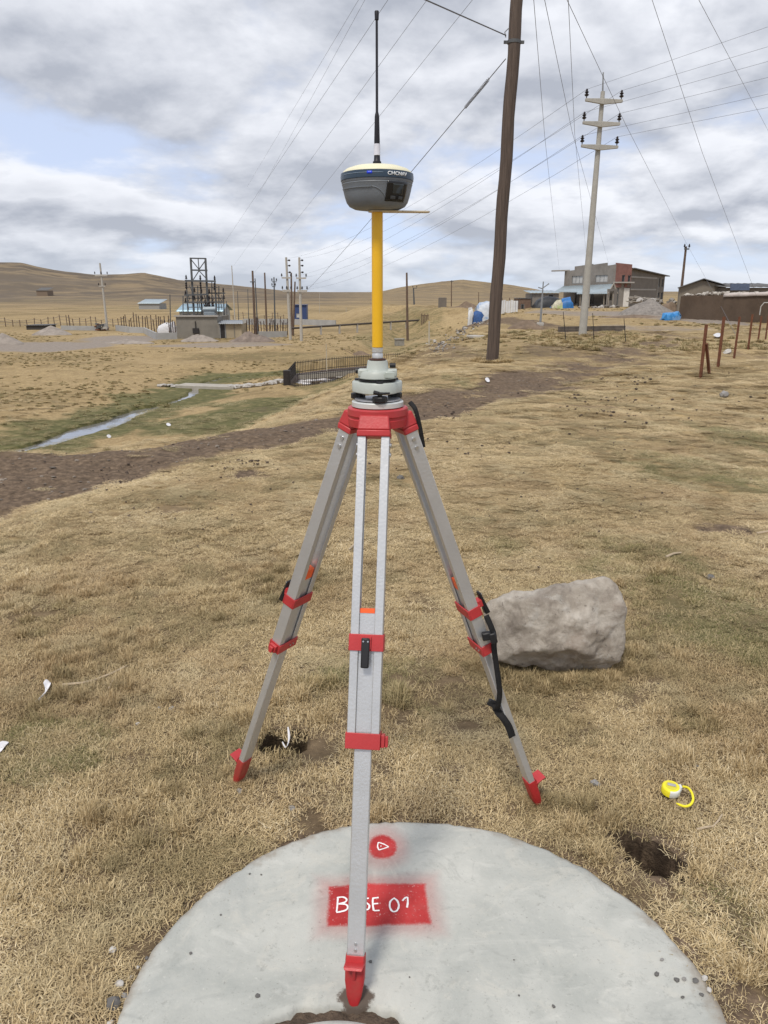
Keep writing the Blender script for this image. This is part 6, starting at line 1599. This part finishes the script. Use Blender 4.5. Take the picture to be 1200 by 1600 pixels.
# ---- conductors
def wire(pts, r, label, sag=0., name='power_cable'):
    p = [Vector(q) for q in pts]; o = []
    for i in range(len(p) - 1):
        for k in range(14):
            t = k / 14; q = p[i].lerp(p[i + 1], t); q.z -= sag * 4 * t * (1 - t); o.append(q)
    o.append(p[-1]); mb = MB(); mb.tube(o, r, 5); return tag(mb.build(name, WIRE, smooth=60), label, 'cable', 'overhead cables')
ends = [(447, 404), (469, 404), (447, 434), (470, 434), (446, 453), (472, 453)]
right = [(1200, 42), (1200, 73), (1200, 96), (1200, 121), (1200, 147), (1200, 168)]
names = ['top left', 'top right', 'middle left', 'middle right', 'lowest left', 'lowest right']
for i, q in enumerate(INS):
    e = P(ends[i][0], ends[i][1], 97); wire([e, q], .006, f'cable from the twin pale poles to the {names[i]} insulator', 1.2)
    a = proj(q); r_ = right[i]; k = 1.5; ex = P(a[0] + (r_[0] - a[0]) * k, a[1] + (r_[1] - a[1]) * k, 27); wire([q, ex], .005, f'cable from the {names[i]} insulator to the right edge', .0)
lines = [([(386, 292), 90], [(560, 0), 24], 'leftmost faint cable climbing to the top edge', .0042), ([(400, 312), 90], [(570, 0), 24], 'second faint cable from the left climbing to the top edge', .0042), ([(330, 410), 95], [(606, 0), 22], 'third cable from the left passing behind the antenna tip', .005),
         ([(365, 415), 95], [(667, 0), 22], 'fourth cable from the left crossing the antenna whip', .005), ([(398, 425), 97], [(738, 0), 21], 'fifth cable from the left crossing the antenna base', .005)]
for (a, Ya), (b, Yb), lb, r in lines:
    p, q = P(*a, Ya), P(*b, Yb); d = q - p; wire([p, q + d * .15], r, lb, .0)
ta = pole_at(92); d0 = P(470, 463, 97)
wire([d0, ta + Vector((-.17, 0, 0))], .011, 'cable from the valley to the timber pole with a spiral damper', .25)
def damper():
    A_, B_ = d0, ta + Vector((-.17, 0, 0)); mb = MB(); pts = []
    def pt(t): q = A_.lerp(B_, t); q.z -= .25 * 4 * t * (1 - t) - .0; return q
    for k in range(150):
        t = .955 + .028 * k / 150; q = pt(t); pts.append(q + Vector((math.cos(k * .9) * .03, 0, math.sin(k * .9) * .04)))
    mb.tube(pts, .008, 4); tag(mb.build('spiral_damper', WIRE), 'dark spiral damper wound on the cable left of the timber pole', 'damper', None)
damper()
tb = pole_at(59); q = P(667, 0, 16); wire([tb + Vector((-.2, 0, .05)), q + (q - tb) * .3], .013, 'short thick cable from the timber pole clamp to the top edge', .0)
steep = [((834, 0), (874, 424), 105, 'steep thin cable just right of the timber pole'), ((851, 0), (951, 412), 98, 'steep thin cable ending on the house parapet'), ((888, 0), (918, 418), 103, 'steep thin cable behind the concrete power pole'),
         ((886, 0), (1074, 383), 75, 'cable passing the concrete pole top to the leaning dark pole'), ((1019, 0), (1188, 478), 48, 'long cable sweeping down to the mud wall'), ((1092, 0), (1215, 232), 48, 'cable crossing the top right corner')]
bow = (-3, -7, -5, -4, -6, 0)
for k, (a, b, Yb, lb) in enumerate(steep):
    p = P(*b, Yb); q = P(*a, 17); m_ = P((a[0] + b[0]) / 2 + bow[k], (a[1] + b[1]) / 2, (17 * Yb) / (17 + Yb) * 2 * .5 if False else 2 / (1 / 17 + 1 / Yb)); d = q - m_
    wire([p, m_, q, q + d * .3], .005 if Yb < 60 else .006, lb, .0)
p = P(1074, 383, 75); wire([p, P(1122, 470, 58), P(1165, 552, 27)], .008, 'cable from the leaning dark pole down past the barn', 0)

# ------------------------------------------------------------------ dry turf
def blade_patch(name, n, R, hmin, hmax, seed, mat, tilt=(10, 75), wid=(.0011, .0022)):
    r = np.random.default_rng(seed); vs = []; fs = []; rnd = []
    for i in range(n):
        a = r.random() * 6.283; d = R * math.sqrt(r.random()); bx, by = math.cos(a) * d, math.sin(a) * d
        h = r.uniform(hmin, hmax) * (1.1 - .4 * d / R); az = r.random() * 6.283; el = math.radians(r.uniform(*tilt)); w = r.uniform(*wid)
        dx, dy = math.cos(az), math.sin(az); sx, sy = -dy * w, dx * w
        h1 = .55 * h; e2 = el - math.radians(r.uniform(5, 45))
        p1 = (bx + dx * math.cos(el) * h1, by + dy * math.cos(el) * h1, math.sin(el) * h1)
        p2 = (p1[0] + dx * math.cos(e2) * (h - h1), p1[1] + dy * math.cos(e2) * (h - h1), max(p1[2] + math.sin(e2) * (h - h1), .001))
        b = len(vs)
        vs += [(bx - sx, by - sy, -.006), (bx + sx, by + sy, -.006), (p1[0] + sx * .8, p1[1] + sy * .8, p1[2]), (p1[0] - sx * .8, p1[1] - sy * .8, p1[2]), p2]
        fs += [(b, b + 1, b + 2, b + 3), (b + 3, b + 2, b + 4)]
        rnd += [r.random()] * 5
    me = bpy.data.meshes.new(name); me.from_pydata(vs, [], fs)
    at = me.attributes.new('blade', 'FLOAT', 'POINT'); at.data.foreach_set('value', np.array(rnd, np.float32))
    me.materials.append(mat)
    return bpy.data.objects.new(name, me)
def grass_material():
    m, nt, bs = principled('dry_grass_blades'); N, L = nt.nodes, nt.links
    geo = N.new('ShaderNodeNewGeometry')
    def noise(sc, det=4, rough=.6):
        n = N.new('ShaderNodeTexNoise'); n.inputs['Scale'].default_value = sc; n.inputs['Detail'].default_value = det; n.inputs['Roughness'].default_value = rough; L.new(geo.outputs['Position'], n.inputs['Vector']); return n.outputs[0]
    def attr(a, t):
        n = N.new('ShaderNodeAttribute'); n.attribute_type = t; n.attribute_name = a; return n.outputs['Fac']
    def mix(f, a, b):
        n = N.new('ShaderNodeMix'); n.data_type = 'RGBA'
        for i, v in ((0, f), (6, a), (7, b)):
            if isinstance(v, (int, float)): n.inputs[i].default_value = v
            elif isinstance(v, tuple): n.inputs[i].default_value = (*v, 1)
            else: L.new(v, n.inputs[i])
        return n.outputs[2]
    def mr(v, a, b, c=0., d=1.):
        n = N.new('ShaderNodeMapRange'); n.interpolation_type = 'SMOOTHSTEP'; L.new(v, n.inputs[0])
        for i, q in ((1, a), (2, b), (3, c), (4, d)): n.inputs[i].default_value = q
        return n.outputs[0]
    def ma(op, a, b):
        n = N.new('ShaderNodeMath'); n.operation = op
        for i, v in enumerate((a, b)):
            if isinstance(v, (int, float)): n.inputs[i].default_value = v
            else: L.new(v, n.inputs[i])
        return n.outputs[0]
    r = N.new('ShaderNodeValToRGB'); L.new(ma('ADD', ma('MULTIPLY', attr('blade', 'GEOMETRY'), .72), ma('MULTIPLY', attr('tint', 'INSTANCER'), .36)), r.inputs[0]); e = r.color_ramp.elements
    while len(e) < 5: e.new(.5)
    for k, (p, c) in enumerate(((0, (.17, .12, .062)), (.3, (.35, .262, .14)), (.6, (.53, .41, .226)), (.85, (.64, .515, .31)), (1, (.72, .61, .41)))): e[k].position = p; e[k].color = (*c, 1)
    c = r.outputs[0]
    c = mix(mr(noise(.9), .46, .62, 0, .45), c, (.37, .255, .14))
    c = mix(mr(noise(2.2), .5, .66, 0, .5), c, (.53, .445, .275))
    gf = ma('ADD', attr('green', 'INSTANCER'), ma('MULTIPLY', ma('SUBTRACT', noise(3.1), .5), 1.0))
    gsel = ma('MULTIPLY', mr(gf, .06, .5), mr(attr('blade', 'GEOMETRY'), .05, .75, 1.0, .35))
    c = mix(mr(attr('tint', 'INSTANCER'), .40, .05, 0, .5), c, (.215, .185, .095))
    c = mix(gsel, c, (.13, .135, .048))
    L.new(c, bs.inputs['Base Color']); bs.inputs['Roughness'].default_value = .8; bs.inputs['Specular IOR Level'].default_value = .2
    return m
def build_grass():
    mat = grass_material()
    src = bpy.data.collections.new('grass_patches')
    for k in range(5): src.objects.link(blade_patch('grass_patch', 420, .085, .012, .040, 100 + k, mat, (3, 52), (.0006, .0013)))
    for k in range(2): src.objects.link(blade_patch('grass_tuft', 220, .034, .03, .07, 200 + k, mat, (18, 85), (.0007, .0015)))
    r = np.random.default_rng(3)
    X, Y, SC, KIND = [], [], [], []
    y = .62
    s0 = .064
    while y < 40:
        s = s0 * max(1., (y / 3.6) ** .62)
        half = .62 * y + .55 + .1
        n = int(2 * half / s)
        xs = (np.arange(n) + r.random(n)) * s - half
        yy = y + r.uniform(-.5, .5, n) * s
        X.append(xs); Y.append(yy); SC.append(np.full(n, s / s0)); y += s
    X, Y, SC = map(np.concatenate, (X, Y, SC))
    dirt, green, gravel = ground_masks(X, Y)
    keep = r.random(len(X)) > np.clip((dirt - .25) * 2.4, 0, .985)
    pd = np.hypot(X - PAD_C[0], Y - PAD_C[1]); keep &= pd > PAD_R + .008 + .022 * r.random(len(X))
    for c, a, b, rot, dep in HOLES:
        ca, sa = math.cos(rot), math.sin(rot); u = ((X - c.x) * ca + (Y - c.y) * sa) / (a + .012); v = (-(X - c.x) * sa + (Y - c.y) * ca) / (b + .012); keep &= np.hypot(u, v) > 1.0
    tp = PL(1047, 1240, 0); keep &= np.hypot(X - tp.x, Y - tp.y) > .07
    # thin the mat in bare spots so that earth shows
    bare = fbm(X * 1.1 + 5, Y * 1.1, 4); keep &= r.random(len(X)) > sstep(.15, .55, bare) * .5
    keep &= ~((Y > 18) & (height(X, Y) < PLAIN - .12)); keep &= ~((Y > 30) & (gravel > .4))
    keep &= r.random(len(X)) > sstep(6, 22, Y) * np.clip(.80 - .9 * fbm(X * .5, Y * .5, 3), .3, 1)
    X, Y, SC, green = X[keep], Y[keep], SC[keep], green[keep]
    n = len(X); kind = r.integers(0, 5, n)
    cl = fbm(X * 2.5, Y * 2.5, 3)
    tuft = (r.random(n) < .05 + .25 * (cl > .22)) & (Y < 5)
    corner = (X > .55) & (Y < 1.6); tuft |= corner & (r.random(n) < .35)
    kind = np.where(tuft, 5 + r.integers(0, 2, n), kind)
    # tufts crowding the foot of the boulder, the tripod points and the timber pole; tussocks over the valley floor
    ex, ey, es = [], [], []
    bc = P(868, 980, 3.10)
    for k in range(90):
        a = r.uniform(math.pi * .95, math.pi * 2.05); ex.append(bc.x + math.cos(a) * .31 + r.normal(0, .025)); ey.append(3.10 + math.sin(a) * .2 + r.normal(0, .02)); es.append(r.uniform(.6, 1.1))
    for f in FEET[1:]:
        for k in range(9): ex.append(f.x + r.normal(0, .035)); ey.append(f.y + r.normal(0, .03)); es.append(r.uniform(.5, .8))
    tb_ = P(768, 570, 20)
    for k in range(60): a = r.random() * 6.28; ex.append(tb_.x + math.cos(a) * r.uniform(.17, .5)); ey.append(20 + math.sin(a) * r.uniform(.17, .4)); es.append(r.uniform(1.5, 3))
    cx_ = r.uniform(-.55, .5, 14000); cy_ = 24 + 80 * r.random(14000) ** 1.2; cx_ = cx_ * cy_
    ok = (fbm(cx_ * .12, cy_ * .12, 4) + r.normal(0, .18, 14000) > .16) & (height(cx_, cy_) > PLAIN - .1)
    dm_, gm_, vm_ = ground_masks(cx_, cy_); ok &= (dm_ < .5) & (vm_ < .4)
    ex += list(cx_[ok]); ey += list(cy_[ok]); es += list(r.uniform(1.6, 4.2, ok.sum()))
    ex, ey, es = np.array(ex), np.array(ey), np.array(es); m_ = len(ex)
    _, ge, _ = ground_masks(ex, ey)
    X, Y, SC, green = np.concatenate([X, ex]), np.concatenate([Y, ey]), np.concatenate([SC, es]), np.concatenate([green, np.maximum(ge, np.where(ey > 22, .25, 0))])
    kind = np.concatenate([kind, 5 + r.integers(0, 2, m_)]); cl = np.concatenate([cl, np.zeros(m_)]); corner = np.concatenate([corner, np.zeros(m_, bool)])
    extra = np.concatenate([np.zeros(n), np.ones(m_)]) > 0; n = len(X)
    Z = height(X, Y)
    hgt = (.75 + .5 * r.random(n)) * (1 + 1.3 * np.clip(cl, -.4, .5)) * .82 * (1 - .74 * sstep(2.0, 6, Y)) / np.maximum(SC, 1) * np.where(corner, 1.25, 1)
    hgt = np.where(extra, np.where(Y > 22, .55, .8) * (.7 + .6 * r.random(n)), hgt)
    me = bpy.data.meshes.new('dry_grass'); me.from_pydata(np.stack([X, Y, Z], 1).tolist(), [], [])
    def fa(nm, arr, t='FLOAT'):
        a = me.attributes.new(nm, t, 'POINT'); a.data.foreach_set('vector' if t == 'FLOAT_VECTOR' else 'value', np.ascontiguousarray(arr, np.float32 if t != 'INT' else np.int32).ravel())
    fa('rot', np.stack([r.uniform(-.12, .12, n), r.uniform(-.12, .12, n), r.uniform(0, 6.283, n)], 1), 'FLOAT_VECTOR')
    sc = SC * (.85 + .4 * r.random(n)); fa('scl', np.stack([sc, sc, sc * hgt], 1), 'FLOAT_VECTOR'); fa('kind', kind, 'INT'); fa('green', green); fa('tint', np.clip(.5 + .75 * fbm(X * 1.7 + 3, Y * 1.7, 4) + r.normal(0, .16, n), 0, 1))
    o = bpy.data.objects.new('dry_grass', me); COL.objects.link(o); tag(o, 'short dry straw-coloured turf covering the foreground', 'grass', kind='stuff')
    ng = bpy.data.node_groups.new('turf', 'GeometryNodeTree')
    ng.interface.new_socket('Geometry', in_out='INPUT', socket_type='NodeSocketGeometry'); ng.interface.new_socket('Geometry', in_out='OUTPUT', socket_type='NodeSocketGeometry')
    N, L = ng.nodes, ng.links
    gi = N.new('NodeGroupInput'); go = N.new('NodeGroupOutput'); ip = N.new('GeometryNodeInstanceOnPoints'); ci = N.new('GeometryNodeCollectionInfo')
    ci.inputs['Collection'].default_value = src; ci.inputs['Separate Children'].default_value = True; ci.inputs['Reset Children'].default_value = True
    def na(nm, t):
        q = N.new('GeometryNodeInputNamedAttribute'); q.data_type = t; q.inputs['Name'].default_value = nm; return q.outputs['Attribute']
    L.new(gi.outputs[0], ip.inputs['Points']); L.new(ci.outputs[0], ip.inputs['Instance']); ip.inputs['Pick Instance'].default_value = True
    L.new(na('kind', 'INT'), ip.inputs['Instance Index'])
    e2r = N.new('FunctionNodeEulerToRotation'); L.new(na('rot', 'FLOAT_VECTOR'), e2r.inputs[0]); L.new(e2r.outputs[0], ip.inputs['Rotation']); L.new(na('scl', 'FLOAT_VECTOR'), ip.inputs['Scale'])
    L.new(ip.outputs[0], go.inputs[0])
    md = o.modifiers.new('turf', 'NODES'); md.node_group = ng
    print('grass points', n)
build_grass()
def build_clods():
    """dung and clods scattered over the pasture: nobody could count them"""
    r = np.random.default_rng(8); base = [stone_mesh('clod', 300 + k, 1, .35) for k in range(4)]
    vs, fs = [], []
    def put(p, s):
        m = base[r.integers(4)]; b = len(vs); a = r.random() * 6.28; ca, sa = math.cos(a), math.sin(a)
        for v in m.vertices: vs.append((p[0] + (v.co.x * ca - v.co.y * sa) * s, p[1] + (v.co.x * sa + v.co.y * ca) * s, p[2] + v.co.z * s * .8 + s * .2))
        fs.extend(tuple(i + b for i in q.vertices) for q in m.polygons)
    areas = [(1000, 650, 150, 60, 40), (760, 700, 120, 50, 40), (930, 655, 40, 8, 25), (950, 628, 60, 8, 25), (300, 820, 160, 60, 40), (700, 660, 50, 20, 20), (200, 750, 150, 30, 60), (980, 590, 60, 10, 30), (560, 700, 60, 40, 20), (900, 800, 200, 80, 30), (150, 690, 120, 8, 20), (1100, 640, 90, 40, 20), (400, 745, 50, 6, 30)]
    for cx, cy, sx, sy, n in areas:
        for _ in range(n):
            a, b = cx + r.normal() * sx * .6, cy + r.normal() * sy * .6
            if b < 565 or not -50 < a < 1250: continue
            q = PL(a, b, -.1); q.z = hz(q.x, q.y); put(q + Vector((0, 0, .012)), r.uniform(.8, 2.6) * mpp(q) * r.uniform(.7, 1.5))
    qs = [PL(r.uniform(-20, 1220), 575 + 330 * r.random() ** 1.3, -.1) for _ in range(1500)]
    qx, qy = np.array([q.x for q in qs]), np.array([q.y for q in qs]); qd = polydist(qx, qy, CREST, True)[0]; qz = height(qx, qy)
    for i in range(len(qs)):
        if qd[i] < -.3: q = Vector((qx[i], qy[i], qz[i] + .008)); put(q, r.uniform(.35, 1.1) * mpp(q) * (1.6 if r.random() < .12 else 1))
    for _ in range(150):
        a, b = r.uniform(0, 1200), r.uniform(900, 1270); q = PL(a, b, 0); put(Vector((q.x, q.y, hz(q.x, q.y) + .004)), r.uniform(.8, 2.6) * mpp(q))
    me = bpy.data.meshes.new('clods'); me.from_pydata(vs, [], fs); me.materials.append(M('dark_clod', (.075, .055, .042), .95, var=.4, scale=12))
    o = bpy.data.objects.new('clods', me); COL.objects.link(o); tag(o, 'dark clods and droppings scattered over the dry pasture', 'clods', kind='stuff')
build_clods()

def build_track_stones():
    """pale and dark bits of stone lying on the track and the bank: nobody could count them"""
    r = np.random.default_rng(18); base = [stone_mesh('grit', 330 + k, 1, .35) for k in range(4)]; vs, fs = [], []
    for _ in range(450):
        i = r.integers(0, len(TRACK) - 3); f = r.random(); p = TRACK[i].lerp(TRACK[i + 1], f); x, y = p.x + r.normal(0, .5), p.y + r.normal(0, .5)
        if y < 3: continue
        s = r.uniform(.008, .022) * (1.7 if r.random() < .1 else 1); z = hz(x, y); m = base[r.integers(4)]; b = len(vs)
        vs.extend((x + v.co.x * s, y + v.co.y * s, z + v.co.z * s * .7 + s * .2) for v in m.vertices); fs.extend(tuple(j + b for j in q.vertices) for q in m.polygons)
    me = bpy.data.meshes.new('track_grit'); me.from_pydata(vs, [], fs); me.materials.append(M('track_stone', (.19, .16, .13), .9, var=.5, scale=3))
    o = bpy.data.objects.new('track_grit', me); COL.objects.link(o); tag(o, 'loose grit and small stones strewn along the dirt track', 'grit', kind='stuff')
build_track_stones()
